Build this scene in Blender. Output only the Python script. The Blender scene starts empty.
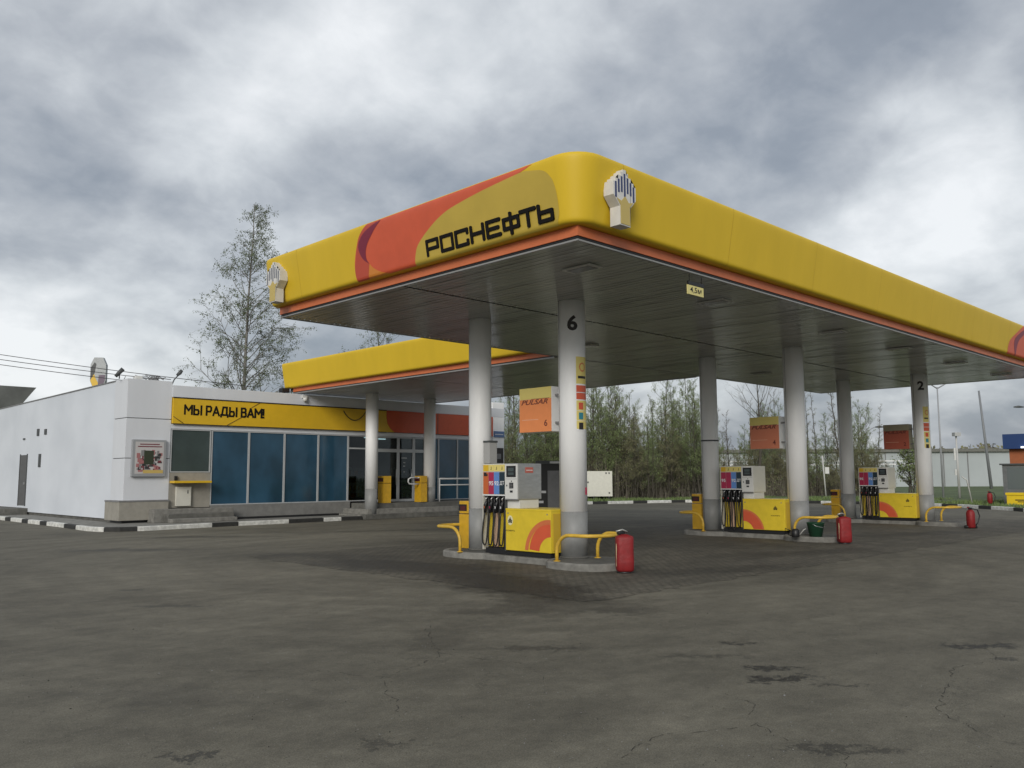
import bpy, bmesh, math, random
from mathutils import Vector, Matrix
R = math.radians
sc = bpy.context.scene
COL = sc.collection

# ------------------------------------------------------------------ camera
cam_d = bpy.data.cameras.new("camera"); cam = bpy.data.objects.new("camera", cam_d); COL.objects.link(cam)
sc.camera = cam
yaw, pit, rol = R(45.4217), R(6.16198), R(-0.25709)
fw = Vector((math.cos(pit)*math.cos(yaw), math.cos(pit)*math.sin(yaw), math.sin(pit)))
r0 = Vector((math.sin(yaw), -math.cos(yaw), 0)); u0 = r0.cross(fw)
rr = r0*math.cos(rol)+u0*math.sin(rol); uu = -r0*math.sin(rol)+u0*math.cos(rol)
m = Matrix((( rr.x, uu.x, -fw.x), (rr.y, uu.y, -fw.y), (rr.z, uu.z, -fw.z))).to_4x4()
m.translation = Vector((0, 0, 1.65)); cam.matrix_world = m
cam_d.sensor_width = 36; cam_d.sensor_fit = 'HORIZONTAL'; cam_d.lens = 856.95/1024*36
cam_d.clip_start = 0.05; cam_d.clip_end = 3000

# ------------------------------------------------------------------ world and sun
SUN_EL, SUN_AZ = R(24), math.atan2(-0.55, -0.83)      # direction towards the sun
w = bpy.data.worlds.new("World"); sc.world = w; w.use_nodes = True
nt = w.node_tree; nt.nodes.clear(); N = nt.nodes; L = nt.links
def wn(t, **k):
    n = N.new(t)
    for a, b in k.items(): setattr(n, a, b)
    return n
def wm(op, a, b=None, c=None, clamp=False):
    n = N.new('ShaderNodeMath'); n.operation = op; n.use_clamp = clamp
    for i, v in enumerate((a, b, c)):
        if v is None: continue
        if isinstance(v, (int, float)): n.inputs[i].default_value = v
        else: L.new(v, n.inputs[i])
    return n.outputs[0]
tc = wn('ShaderNodeTexCoord'); sep = wn('ShaderNodeSeparateXYZ'); L.new(tc.outputs['Generated'], sep.inputs[0])
zc = wm('ADD', wm('MAXIMUM', sep.outputs[2], 0.0), 0.42)
cmb = wn('ShaderNodeCombineXYZ'); L.new(wm('DIVIDE', sep.outputs[0], zc), cmb.inputs[0]); L.new(wm('DIVIDE', sep.outputs[1], zc), cmb.inputs[1])
def noise(vec, scale, detail, rough, dist=0, off=(0, 0, 0)):
    mp = wn('ShaderNodeMapping'); L.new(vec, mp.inputs[0]); mp.inputs['Location'].default_value = off
    n = wn('ShaderNodeTexNoise'); L.new(mp.outputs[0], n.inputs['Vector'])
    n.inputs['Scale'].default_value = scale; n.inputs['Detail'].default_value = detail
    n.inputs['Roughness'].default_value = rough; n.inputs['Distortion'].default_value = dist
    return n.outputs['Fac']
n1 = noise(cmb.outputs[0], 0.9, 5, 0.42, 0.0, (3.1, 1.2, 0))
n2 = noise(cmb.outputs[0], 2.6, 7, 0.5, 0.15, (7.7, 4.1, 2))
n3 = noise(cmb.outputs[0], 8.0, 6, 0.55, 0.2, (1.7, 9.1, 5))
def lobe(d, pw):
    v = Vector(d).normalized()
    n = wn('ShaderNodeVectorMath', operation='DOT_PRODUCT'); L.new(tc.outputs['Generated'], n.inputs[0]); n.inputs[1].default_value = v
    nn = wm('POWER', wm('MAXIMUM', n.outputs['Value'], 0.0), pw)
    return nn
def dirpx(px, py):
    return fw + (px-512)/856.95*rr - (py-384)/856.95*uu
cl = wm('ADD', wm('ADD', wm('MULTIPLY', n1, 0.45), wm('MULTIPLY', n3, 0.30)), wm('ADD', wm('MULTIPLY', n2, 0.62), -0.02))
for (px, py, pw, amp) in ((290, 0, 90, .13), (130, 215, 45, -.13), (440, 200, 90, -.05), (10, 390, 40, .29), (930, 120, 160, .10), (960, 240, 120, .08),
                          (700, 60, 160, .05), (900, 10, 110, -.12), (20, 40, 80, -.04), (600, 120, 150, -.05), (840, 140, 300, -.06), (560, 60, 250, .06), (880, 400, 60, -.03)):
    cl = wm('ADD', cl, wm('MULTIPLY', lobe(dirpx(px, py), pw), amp))
cl_ramp = wn('ShaderNodeValToRGB'); L.new(cl, cl_ramp.inputs[0]); e = cl_ramp.color_ramp.elements
e[0].position = 0.46; e[0].color = (0.23, 0.262, 0.312, 1)
e[1].position = 0.88; e[1].color = (0.84, 0.86, 0.88, 1)
q = e.new(0.56); q.color = (0.28, 0.312, 0.362, 1)
q = e.new(0.66); q.color = (0.43, 0.458, 0.498, 1)
q = e.new(0.76); q.color = (0.62, 0.65, 0.68, 1)
sky = wn('ShaderNodeTexSky'); sky.sky_type = 'NISHITA'; sky.sun_disc = False
sky.sun_elevation = SUN_EL; sky.sun_rotation = math.pi/2 - SUN_AZ; sky.air_density = 1.2; sky.dust_density = 2.0
sk = wn('ShaderNodeVectorMath', operation='SCALE'); L.new(sky.outputs[0], sk.inputs[0]); sk.inputs['Scale'].default_value = 0.10
mx = wn('ShaderNodeMix', data_type='RGBA'); L.new(sk.outputs[0], mx.inputs['A']); L.new(cl_ramp.outputs[0], mx.inputs['B'])
mx.inputs['Factor'].default_value = 0.90
bg = wn('ShaderNodeBackground'); L.new(mx.outputs['Result'], bg.inputs[0]); bg.inputs[1].default_value = 1.0
wo = wn('ShaderNodeOutputWorld'); L.new(bg.outputs[0], wo.inputs[0])
sd = bpy.data.lights.new("sun", 'SUN'); sun = bpy.data.objects.new("sun", sd); COL.objects.link(sun)
sd.energy = 1.8; sd.angle = R(24); sd.color = (1, 0.96, 0.90)
sdir = Vector((math.cos(SUN_EL)*math.cos(SUN_AZ), math.cos(SUN_EL)*math.sin(SUN_AZ), math.sin(SUN_EL)))
sun.rotation_euler = sdir.to_track_quat('Z', 'Y').to_euler()
sc.view_settings.view_transform = 'Standard'; sc.view_settings.look = 'None'
sc.view_settings.exposure = 0.15; sc.view_settings.gamma = 1.0; sc.view_settings.use_curve_mapping = False
sc.cycles.use_denoising = True
sc.cycles.max_bounces = 6; sc.cycles.transparent_max_bounces = 12

# ------------------------------------------------------------------ materials
MATS = {}
def mat(name, col, rough=0.6, metal=0.0, spec=0.5, noise_amt=0.0, nscale=6.0, bump=0.0, bscale=40.0, emit=None, stretch=(1, 1, 1), dirt=0.0, coat=0.0):
    if name in MATS: return MATS[name]
    mt = bpy.data.materials.new(name); mt.use_nodes = True; t = mt.node_tree; b = t.nodes['Principled BSDF']
    c = (*col, 1)
    b.inputs['Base Color'].default_value = c; b.inputs['Roughness'].default_value = rough
    b.inputs['Metallic'].default_value = metal; b.inputs['Specular IOR Level'].default_value = spec
    b.inputs['Coat Weight'].default_value = coat
    if emit: b.inputs['Emission Color'].default_value = c; b.inputs['Emission Strength'].default_value = emit
    x = t.nodes.new('ShaderNodeTexCoord'); mp = t.nodes.new('ShaderNodeMapping'); t.links.new(x.outputs['Object'], mp.inputs[0])
    mp.inputs['Scale'].default_value = stretch
    if noise_amt > 0:
        n = t.nodes.new('ShaderNodeTexNoise'); n.inputs['Scale'].default_value = nscale; n.inputs['Detail'].default_value = 6; n.inputs['Roughness'].default_value = .6
        t.links.new(mp.outputs[0], n.inputs['Vector'])
        mr = t.nodes.new('ShaderNodeMapRange'); mr.inputs[1].default_value = .3; mr.inputs[2].default_value = .7
        mr.inputs[3].default_value = 1-noise_amt; mr.inputs[4].default_value = 1+noise_amt*.5
        t.links.new(n.outputs['Fac'], mr.inputs[0])
        v = t.nodes.new('ShaderNodeVectorMath'); v.operation = 'SCALE'; v.inputs[0].default_value = col
        t.links.new(mr.outputs[0], v.inputs['Scale']); t.links.new(v.outputs[0], b.inputs['Base Color'])
        mr2 = t.nodes.new('ShaderNodeMapRange'); mr2.inputs[3].default_value = min(1, rough+noise_amt*.5); mr2.inputs[4].default_value = max(.03, rough-noise_amt*.3)
        t.links.new(n.outputs['Fac'], mr2.inputs[0]); t.links.new(mr2.outputs[0], b.inputs['Roughness'])
    if bump > 0:
        n = t.nodes.new('ShaderNodeTexNoise'); n.inputs['Scale'].default_value = bscale; n.inputs['Detail'].default_value = 4
        t.links.new(mp.outputs[0], n.inputs['Vector'])
        bp = t.nodes.new('ShaderNodeBump'); bp.inputs['Strength'].default_value = bump; bp.inputs['Distance'].default_value = .02
        t.links.new(n.outputs['Fac'], bp.inputs['Height']); t.links.new(bp.outputs[0], b.inputs['Normal'])
    MATS[name] = mt; return mt

YEL = mat('yellow_fascia', (.68, .465, .026), .50, spec=.3, noise_amt=.06, nscale=.9, stretch=(1.6, 1.6, .5))
YEL2 = mat('yellow_sign', (.70, .44, .02), .4, noise_amt=.08, nscale=2)
YELD = mat('yellow_olive_film', (.52, .375, .055), .4, noise_amt=.08, nscale=1.5)
YELP = mat('yellow_pump_panel', (.70, .52, .03), .35, noise_amt=.10, nscale=5)
YELB = mat('amber_enamel', (.62, .36, .02), .35, noise_amt=.14, nscale=6)
YELR = mat('yellow_rail_paint', (.66, .42, .05), .4, noise_amt=.22, nscale=9)
LETM = mat('matt_black_lettering', (.010, .009, .009), .85, spec=.15)
RED = mat('red_film', (.62, .10, .04), .4, noise_amt=.10, nscale=2)
ORG = mat('orange_film', (.60, .16, .055), .42, noise_amt=.12, nscale=3)
ORGS = mat('orange_sign_film', (.80, .27, .09), .45, noise_amt=.05)
REDS = mat('orange_red_sign', (.60, .09, .025), .45, noise_amt=.08)
PUR = mat('purple_film', (.20, .015, .04), .4)
WHT = mat('white_panel', (.66, .68, .71), .45, noise_amt=.07, nscale=.8, stretch=(1, 1, .3))
WHC = mat('white_column_paint', (.88, .885, .88), .5, noise_amt=.08, nscale=2.5, stretch=(1, 1, .3))
GRC = mat('grey_column_paint', (.25, .255, .25), .5, noise_amt=.15, nscale=4)
WHG = mat('white_enamel', (.66, .66, .63), .35, noise_amt=.06, nscale=4)
CREAM = mat('cream_enamel', (.62, .61, .54), .4, noise_amt=.08, nscale=3)
STEEL = mat('brushed_steel', (.46, .47, .47), .35, metal=.6, noise_amt=.15, nscale=5, stretch=(1, 1, 4))
ALU = mat('aluminium_trim', (.30, .30, .29), .4, metal=.3)
SOF = mat('soffit_slat', (.56, .565, .55), .19, spec=.5, noise_amt=.07, nscale=.7)
BLK = mat('black_plastic', (.012, .012, .013), .45)
DRK = mat('dark_lettering', (.018, .015, .014), .5)
DGR = mat('dark_grey_metal', (.07, .075, .075), .5, noise_amt=.2)
MGR = mat('mid_grey_metal', (.20, .20, .20), .5, noise_amt=.15)
DOORG = mat('grey_door_paint', (.11, .11, .11), .5, noise_amt=.15)
CONC = mat('weathered_concrete', (.22, .215, .195), .85, noise_amt=.35, nscale=5, bump=.4, bscale=30)
CONCD = mat('dark_concrete', (.13, .128, .115), .85, noise_amt=.4, nscale=3, bump=.5, bscale=25)
SKIRT = mat('beige_render', (.30, .285, .245), .8, noise_amt=.15, nscale=4)
GREYW = mat('grey_render', (.20, .20, .19), .8, noise_amt=.2, nscale=4)
KW = mat('kerb_white_paint', (.66, .66, .62), .7, noise_amt=.35, nscale=7, bump=.3)
KB = mat('kerb_black_paint', (.03, .03, .028), .7, noise_amt=.35, nscale=7, bump=.3)
MAG = mat('magenta_panel', (.38, .02, .07), .4)
BLU = mat('blue_panel', (.11, .24, .55), .4)
NAVY = mat('navy_panel', (.012, .03, .045), .4)
ORP = mat('orange_panel', (.52, .12, .03), .4)
REDX = mat('red_extinguisher', (.24, .011, .013), .55, noise_amt=.2, nscale=8, bump=.35, bscale=14)
GRN = mat('green_plastic', (.015, .07, .035), .45)
FRAME = mat('grey_window_frame', (.42, .44, .45), .4)
SBLU = mat('blue_sign', (.10, .17, .33), .5)
TXW = mat('white_lettering', (.72, .72, .72), .5)
EMB = mat('emblem_blue', (.02, .035, .12), .4)
GOLD = mat('emblem_gold', (.52, .40, .12), .45)
EMW = mat('emblem_grey_case', (.66, .65, .62), .5, noise_amt=.12)
TEAL = mat('teal_film', (.03, .22, .28), .5)
BARK = mat('grey_brown_bark', (.075, .066, .05), .9, noise_amt=.3, nscale=8)
BIRCHB = mat('birch_bark', (.22, .21, .19), .85, noise_amt=.75, nscale=7, stretch=(1, 1, 2.5))
LEAF = mat('spring_leaf', (.18, .235, .085), .7, noise_amt=.4, nscale=.8)
LEAF2 = mat('dull_olive_leaf', (.18, .175, .085), .75, noise_amt=.4, nscale=.8)
LEAF3 = mat('fresh_green_leaf', (.14, .20, .06), .7, noise_amt=.35, nscale=.8)
TWIG = mat('dry_twig', (.15, .135, .105), .9)
GRASS = mat('grass', (.085, .12, .04), .95, noise_amt=.5, nscale=.6, bump=.6, bscale=8)
GLOW = mat('ceiling_lamp_glow', (.9, .95, 1), .5, emit=2.2)
ROOFM = mat('roof_felt', (.10, .10, .10), .9, noise_amt=.2)
WIRE = mat('cable_black', (.03, .03, .032), .6)

def glass_film():
    mt = bpy.data.materials.new('blue_filmed_glass'); mt.use_nodes = True; t = mt.node_tree; b = t.nodes['Principled BSDF']
    x = t.nodes.new('ShaderNodeTexCoord'); mp = t.nodes.new('ShaderNodeMapping'); mp.inputs['Scale'].default_value = (.8, 1, .55)
    t.links.new(x.outputs['Object'], mp.inputs[0])
    n = t.nodes.new('ShaderNodeTexNoise'); n.inputs['Scale'].default_value = 1.0; n.inputs['Detail'].default_value = 3
    t.links.new(mp.outputs[0], n.inputs['Vector'])
    r = t.nodes.new('ShaderNodeValToRGB'); t.links.new(n.outputs['Fac'], r.inputs[0])
    r.color_ramp.elements[0].position = .35; r.color_ramp.elements[0].color = (.016, .048, .076, 1)
    r.color_ramp.elements[1].position = .65; r.color_ramp.elements[1].color = (.032, .092, .152, 1)
    t.links.new(r.outputs[0], b.inputs['Base Color']); b.inputs['Roughness'].default_value = .07; b.inputs['Specular IOR Level'].default_value = .45
    n2 = t.nodes.new('ShaderNodeTexNoise'); n2.inputs['Scale'].default_value = 1.3; t.links.new(x.outputs['Object'], n2.inputs['Vector'])
    bp = t.nodes.new('ShaderNodeBump'); bp.inputs['Strength'].default_value = .05; bp.inputs['Distance'].default_value = .05
    t.links.new(n2.outputs['Fac'], bp.inputs['Height']); t.links.new(bp.outputs[0], b.inputs['Normal'])
    return mt
def glass_clear():
    mt = bpy.data.materials.new('tinted_clear_glass'); mt.use_nodes = True; t = mt.node_tree
    for n in list(t.nodes): t.nodes.remove(n)
    o = t.nodes.new('ShaderNodeOutputMaterial'); tr = t.nodes.new('ShaderNodeBsdfTransparent'); tr.inputs[0].default_value = (.42, .50, .50, 1)
    gl = t.nodes.new('ShaderNodeBsdfGlossy'); gl.inputs['Roughness'].default_value = .03
    fr = t.nodes.new('ShaderNodeFresnel'); fr.inputs[0].default_value = 1.5
    mxs = t.nodes.new('ShaderNodeMixShader'); t.links.new(fr.outputs[0], mxs.inputs[0]); t.links.new(tr.outputs[0], mxs.inputs[1]); t.links.new(gl.outputs[0], mxs.inputs[2])
    t.links.new(mxs.outputs[0], o.inputs[0]); return mt
GFILM = glass_film(); GCLR = glass_clear()

def wall_ribs():
    mt = bpy.data.materials.new('ribbed_white_cladding'); mt.use_nodes = True; t = mt.node_tree; b = t.nodes['Principled BSDF']
    x = t.nodes.new('ShaderNodeTexCoord'); s = t.nodes.new('ShaderNodeSeparateXYZ'); t.links.new(x.outputs['Object'], s.inputs[0])
    w_ = t.nodes.new('ShaderNodeMath'); w_.operation = 'PINGPONG'; w_.inputs[1].default_value = .1; t.links.new(s.outputs[1], w_.inputs[0])
    n = t.nodes.new('ShaderNodeTexNoise'); n.inputs['Scale'].default_value = .9; n.inputs['Detail'].default_value = 6
    mp = t.nodes.new('ShaderNodeMapping'); mp.inputs['Scale'].default_value = (1, .5, .6); t.links.new(x.outputs['Object'], mp.inputs[0]); t.links.new(mp.outputs[0], n.inputs['Vector'])
    r = t.nodes.new('ShaderNodeValToRGB'); t.links.new(n.outputs['Fac'], r.inputs[0])
    r.color_ramp.elements[0].position = .3; r.color_ramp.elements[0].color = (.60, .635, .68, 1)
    r.color_ramp.elements[1].position = .6; r.color_ramp.elements[1].color = (.68, .715, .76, 1)
    t.links.new(r.outputs[0], b.inputs['Base Color']); b.inputs['Roughness'].default_value = .5
    bp = t.nodes.new('ShaderNodeBump'); bp.inputs['Strength'].default_value = .05; bp.inputs['Distance'].default_value = .05
    t.links.new(w_.outputs[0], bp.inputs['Height']); t.links.new(bp.outputs[0], b.inputs['Normal'])
    return mt
RIB = wall_ribs()

# ------------------------------------------------------------------ ground materials
STAINS = [  # x, y, half-length, half-width, angle, strength
    (6.60, 3.60, .34, .11, -35, 1.0), (6.95, 3.85, .25, .08, -45, .95), (6.75, 3.15, .22, .05, -40, .8), (7.7, 4.67, .25, .06, -45, .9), (9.19, 2.9, .42, .10, -42, 1.0),
    (6.16, 5.88, .5, .10, -45, .6), (9.5, 9.9, 2.9, .85, 74, 1.0), (10.0, 12.9, 2.3, 1.0, 105, .95), (8.3, 8.3, 1.6, .3, 60, .6), (8.0, 7.4, 1.6, .35, -45, .5),
    (10.2, 15.5, 2.6, .5, 120, .45), (2.36, 5.15, .16, .05, -45, .8), (3.33, 4.47, .2, .05, -45, .6), (7.8, 20.5, 1.6, .4, -45, .6), (10.9, 23.5, 2.4, .4, -40, .5),
    (4.8, 11.2, .5, .10, -40, .55), (6.9, 4.55, .5, .05, -45, .5), (5.18, 2.45, .45, .05, -50, .7), (5.1, 13.2, .35, .08, -45, .5), (9.8, 9.7, .9, .3, -30, .55),
    (17.2, 9.0, 2.6, .6, -20, .5), (25.5, 9.2, 2.6, .6, -15, .45), (13.2, 8.4, 2.0, .4, -20, .4), (13.9, 16, 3, 1, 90, .35), (16.0, 22.0, 4.0, .6, -30, .35), (8.7, 2.55, .16, .05, -40, .8), (5.9, 7.0, .9, .3, 40, .25), (3.0, 6.5, 1.2, .3, -50, .25)]
CRACKS = [[(5.9, 3.9), (5.75, 3.35), (5.35, 3.1), (5.15, 2.4), (4.3, 2.2)], [(5.35, 3.1), (4.6, 3.4), (3.9, 3.3), (3.2, 3.9)], [(7.6, 2.6), (6.9, 2.35), (6.4, 2.25), (6.0, 1.8), (5.9, 1.2)],
          [(6.2, 7.6), (5.3, 6.4), (4.4, 5.9), (3.8, 5.1)], [(5.3, 6.4), (5.6, 5.5), (5.2, 4.9)], [(9.6, 3.2), (8.6, 2.6), (7.9, 2.7), (7.6, 2.6)], [(4.4, 5.9), (4.1, 6.7), (3.3, 7.4)]]
def ground_mat(name, paver=False):
    mt = bpy.data.materials.new(name); mt.use_nodes = True; t = mt.node_tree; b = t.nodes['Principled BSDF']
    nn, ll = t.nodes, t.links
    def M(op, *a, clamp=False):
        n = nn.new('ShaderNodeMath'); n.operation = op; n.use_clamp = clamp
        for i, v in enumerate(a):
            if isinstance(v, (int, float)): n.inputs[i].default_value = v
            else: ll.new(v, n.inputs[i])
        return n.outputs[0]
    x = nn.new('ShaderNodeTexCoord')
    def NO(scale, detail=5, rough=.6, stretch=(1, 1, 1), rot=0, dist=0):
        mp = nn.new('ShaderNodeMapping'); mp.inputs['Scale'].default_value = stretch; mp.inputs['Rotation'].default_value = (0, 0, rot); ll.new(x.outputs['Object'], mp.inputs[0])
        n = nn.new('ShaderNodeTexNoise'); n.inputs['Scale'].default_value = scale; n.inputs['Detail'].default_value = detail; n.inputs['Roughness'].default_value = rough
        n.inputs['Distortion'].default_value = dist; ll.new(mp.outputs[0], n.inputs['Vector']); return n
    def MR(v, a, b_, c, d):
        n = nn.new('ShaderNodeMapRange'); n.inputs[1].default_value = a; n.inputs[2].default_value = b_; n.inputs[3].default_value = c; n.inputs[4].default_value = d; ll.new(v, n.inputs[0]); return n.outputs[0]
    big = NO(.22, 6, .6, dist=.6); mid = NO(1.3, 7, .65, stretch=(.8, 1.25, 1), rot=R(40)); blot = NO(4.2, 8, .78); fine = NO(26, 4, .7); spk = NO(95, 2, .6)
    f = MR(big.outputs['Fac'], .3, .7, .74, 1.22)
    f = M('MULTIPLY', f, MR(mid.outputs['Fac'], .3, .7, .84, 1.14))
    f = M('MULTIPLY', f, MR(fine.outputs['Fac'], .3, .7, .86, 1.12))
    f = M('MULTIPLY', f, MR(spk.outputs['Fac'], .3, .7, .66, 1.38))
    f = M('MULTIPLY', f, MR(blot.outputs['Fac'], .32, .68, .78, 1.2))
    # worn light wheel tracks curving round the pumps
    wv = NO(.45, 7, .68, stretch=(.4, 1.5, 1), rot=R(52), dist=1.6)
    f = M('MULTIPLY', f, MR(wv.outputs['Fac'], .35, .65, .90, 1.10))
    # tyre tracks that circle round the nearest island
    cv = nn.new('ShaderNodeVectorMath'); cv.operation = 'SUBTRACT'; ll.new(x.outputs['Object'], cv.inputs[0]); cv.inputs[1].default_value = (12.6, 13.5, 0)
    sv = nn.new('ShaderNodeSeparateXYZ'); ll.new(cv.outputs[0], sv.inputs[0]); lv = nn.new('ShaderNodeVectorMath'); lv.operation = 'LENGTH'; ll.new(cv.outputs[0], lv.inputs[0])
    an = M('ARCTAN2', sv.outputs[1], sv.outputs[0]); cc_ = nn.new('ShaderNodeCombineXYZ'); ll.new(M('MULTIPLY', lv.outputs['Value'], 1.7), cc_.inputs[0]); ll.new(M('MULTIPLY', an, 1.1), cc_.inputs[1])
    tn = nn.new('ShaderNodeTexNoise'); tn.inputs['Scale'].default_value = 1; tn.inputs['Detail'].default_value = 4; tn.inputs['Distortion'].default_value = .5; ll.new(cc_.outputs[0], tn.inputs['Vector'])
    f = M('MULTIPLY', f, MR(tn.outputs['Fac'], .36, .64, .90, 1.09))
    # distorted coordinates for stains
    dn = NO(1.7, 6, .7); dv = nn.new('ShaderNodeVectorMath'); dv.operation = 'SUBTRACT'; ll.new(dn.outputs['Color'], dv.inputs[0]); dv.inputs[1].default_value = (.5, .5, .5)
    ds = nn.new('ShaderNodeVectorMath'); ds.operation = 'SCALE'; ds.inputs['Scale'].default_value = .9; ll.new(dv.outputs[0], ds.inputs[0])
    dn2 = NO(7, 5, .75); dv2 = nn.new('ShaderNodeVectorMath'); dv2.operation = 'SUBTRACT'; ll.new(dn2.outputs['Color'], dv2.inputs[0]); dv2.inputs[1].default_value = (.5, .5, .5)
    stain = 0.0; grain = NO(18, 5, .75)
    def warped(amt_a, amt_b):
        a = nn.new('ShaderNodeVectorMath'); a.operation = 'SCALE'; a.inputs['Scale'].default_value = amt_a; ll.new(dv.outputs[0], a.inputs[0])
        c = nn.new('ShaderNodeVectorMath'); c.operation = 'SCALE'; c.inputs['Scale'].default_value = amt_b; ll.new(dv2.outputs[0], c.inputs[0])
        s = nn.new('ShaderNodeVectorMath'); s.operation = 'ADD'; ll.new(x.outputs['Object'], s.inputs[0]); ll.new(a.outputs[0], s.inputs[1])
        s2 = nn.new('ShaderNodeVectorMath'); s2.operation = 'ADD'; ll.new(s.outputs[0], s2.inputs[0]); ll.new(c.outputs[0], s2.inputs[1]); return s2.outputs[0]
    wb, ws = warped(1.9, .9), warped(.35, .75)
    for (sx, sy, a, w_, ang, st) in STAINS:
        src = wb if a > .8 else ws
        v = nn.new('ShaderNodeMapping'); v.vector_type = 'TEXTURE'; v.inputs['Location'].default_value = (sx, sy, 0); v.inputs['Rotation'].default_value = (0, 0, R(ang)); v.inputs['Scale'].default_value = (a, w_, 1e3)
        ll.new(src, v.inputs[0])
        ln = nn.new('ShaderNodeVectorMath'); ln.operation = 'LENGTH'; ll.new(v.outputs[0], ln.inputs[0])
        k = MR(ln.outputs['Value'], 1.2 if a > .8 else 1.15, .6 if a > .8 else .7, 0, st); stain = M('MAXIMUM', stain, k)
    stain = M('MULTIPLY', stain, MR(grain.outputs['Fac'], .36, .56, .66, 1.0))
    # scattered cracks everywhere else
    vo = nn.new('ShaderNodeTexVoronoi'); vo.feature = 'DISTANCE_TO_EDGE'; vo.inputs['Scale'].default_value = .33; ll.new(warped(1.5, .35), vo.inputs['Vector'])
    vk = M('MULTIPLY', MR(vo.outputs['Distance'], .001, .006, .5, 0), MR(mid.outputs['Fac'], .48, .6, 0, 1))
    ck = vk
    spots = NO(5.5, 3, .5); sk_ = MR(spots.outputs['Fac'], .70, .78, 0, .45)
    tot = M('MAXIMUM', stain, M('MAXIMUM', ck if not paver else 0.0, sk_))
    base = (.140, .129, .098) if not paver else (.126, .116, .091)
    sc_ = nn.new('ShaderNodeVectorMath'); sc_.operation = 'SCALE'; sc_.inputs[0].default_value = base; ll.new(f, sc_.inputs['Scale'])
    colr = sc_.outputs[0]
    h_ = fine.outputs['Fac']
    if paver:
        br = nn.new('ShaderNodeTexBrick'); ll.new(x.outputs['Object'], br.inputs['Vector']); br.inputs['Scale'].default_value = 1
        br.inputs['Brick Width'].default_value = .20; br.inputs['Row Height'].default_value = .10; br.inputs['Mortar Size'].default_value = .010
        br.inputs['Color1'].default_value = (.9, .9, .9, 1); br.inputs['Color2'].default_value = (1.15, 1.13, 1.1, 1); br.inputs['Mortar'].default_value = (.30, .30, .30, 1)
        mu = nn.new('ShaderNodeMix'); mu.data_type = 'RGBA'; mu.blend_type = 'MULTIPLY'; mu.inputs['Factor'].default_value = .9
        ll.new(colr, mu.inputs['A']); ll.new(br.outputs['Color'], mu.inputs['B']); colr = mu.outputs['Result']
    mxx = nn.new('ShaderNodeMix'); mxx.data_type = 'RGBA'; ll.new(M('MULTIPLY', tot, .93), mxx.inputs['Factor']); ll.new(colr, mxx.inputs['A']); mxx.inputs['B'].default_value = (.013, .012, .010, 1)
    ll.new(mxx.outputs['Result'], b.inputs['Base Color'])
    ll.new(MR(tot, 0, 1, .80, .58), b.inputs['Roughness']); b.inputs['Specular IOR Level'].default_value = .35
    bp = nn.new('ShaderNodeBump'); bp.inputs['Strength'].default_value = .45; bp.inputs['Distance'].default_value = .012
    ll.new(M('SUBTRACT', M('ADD', h_, M('MULTIPLY', spk.outputs['Fac'], .6)), M('MULTIPLY', tot, 1.2)), bp.inputs['Height']); ll.new(bp.outputs[0], b.inputs['Normal'])
    return mt

CRKM = None
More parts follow.
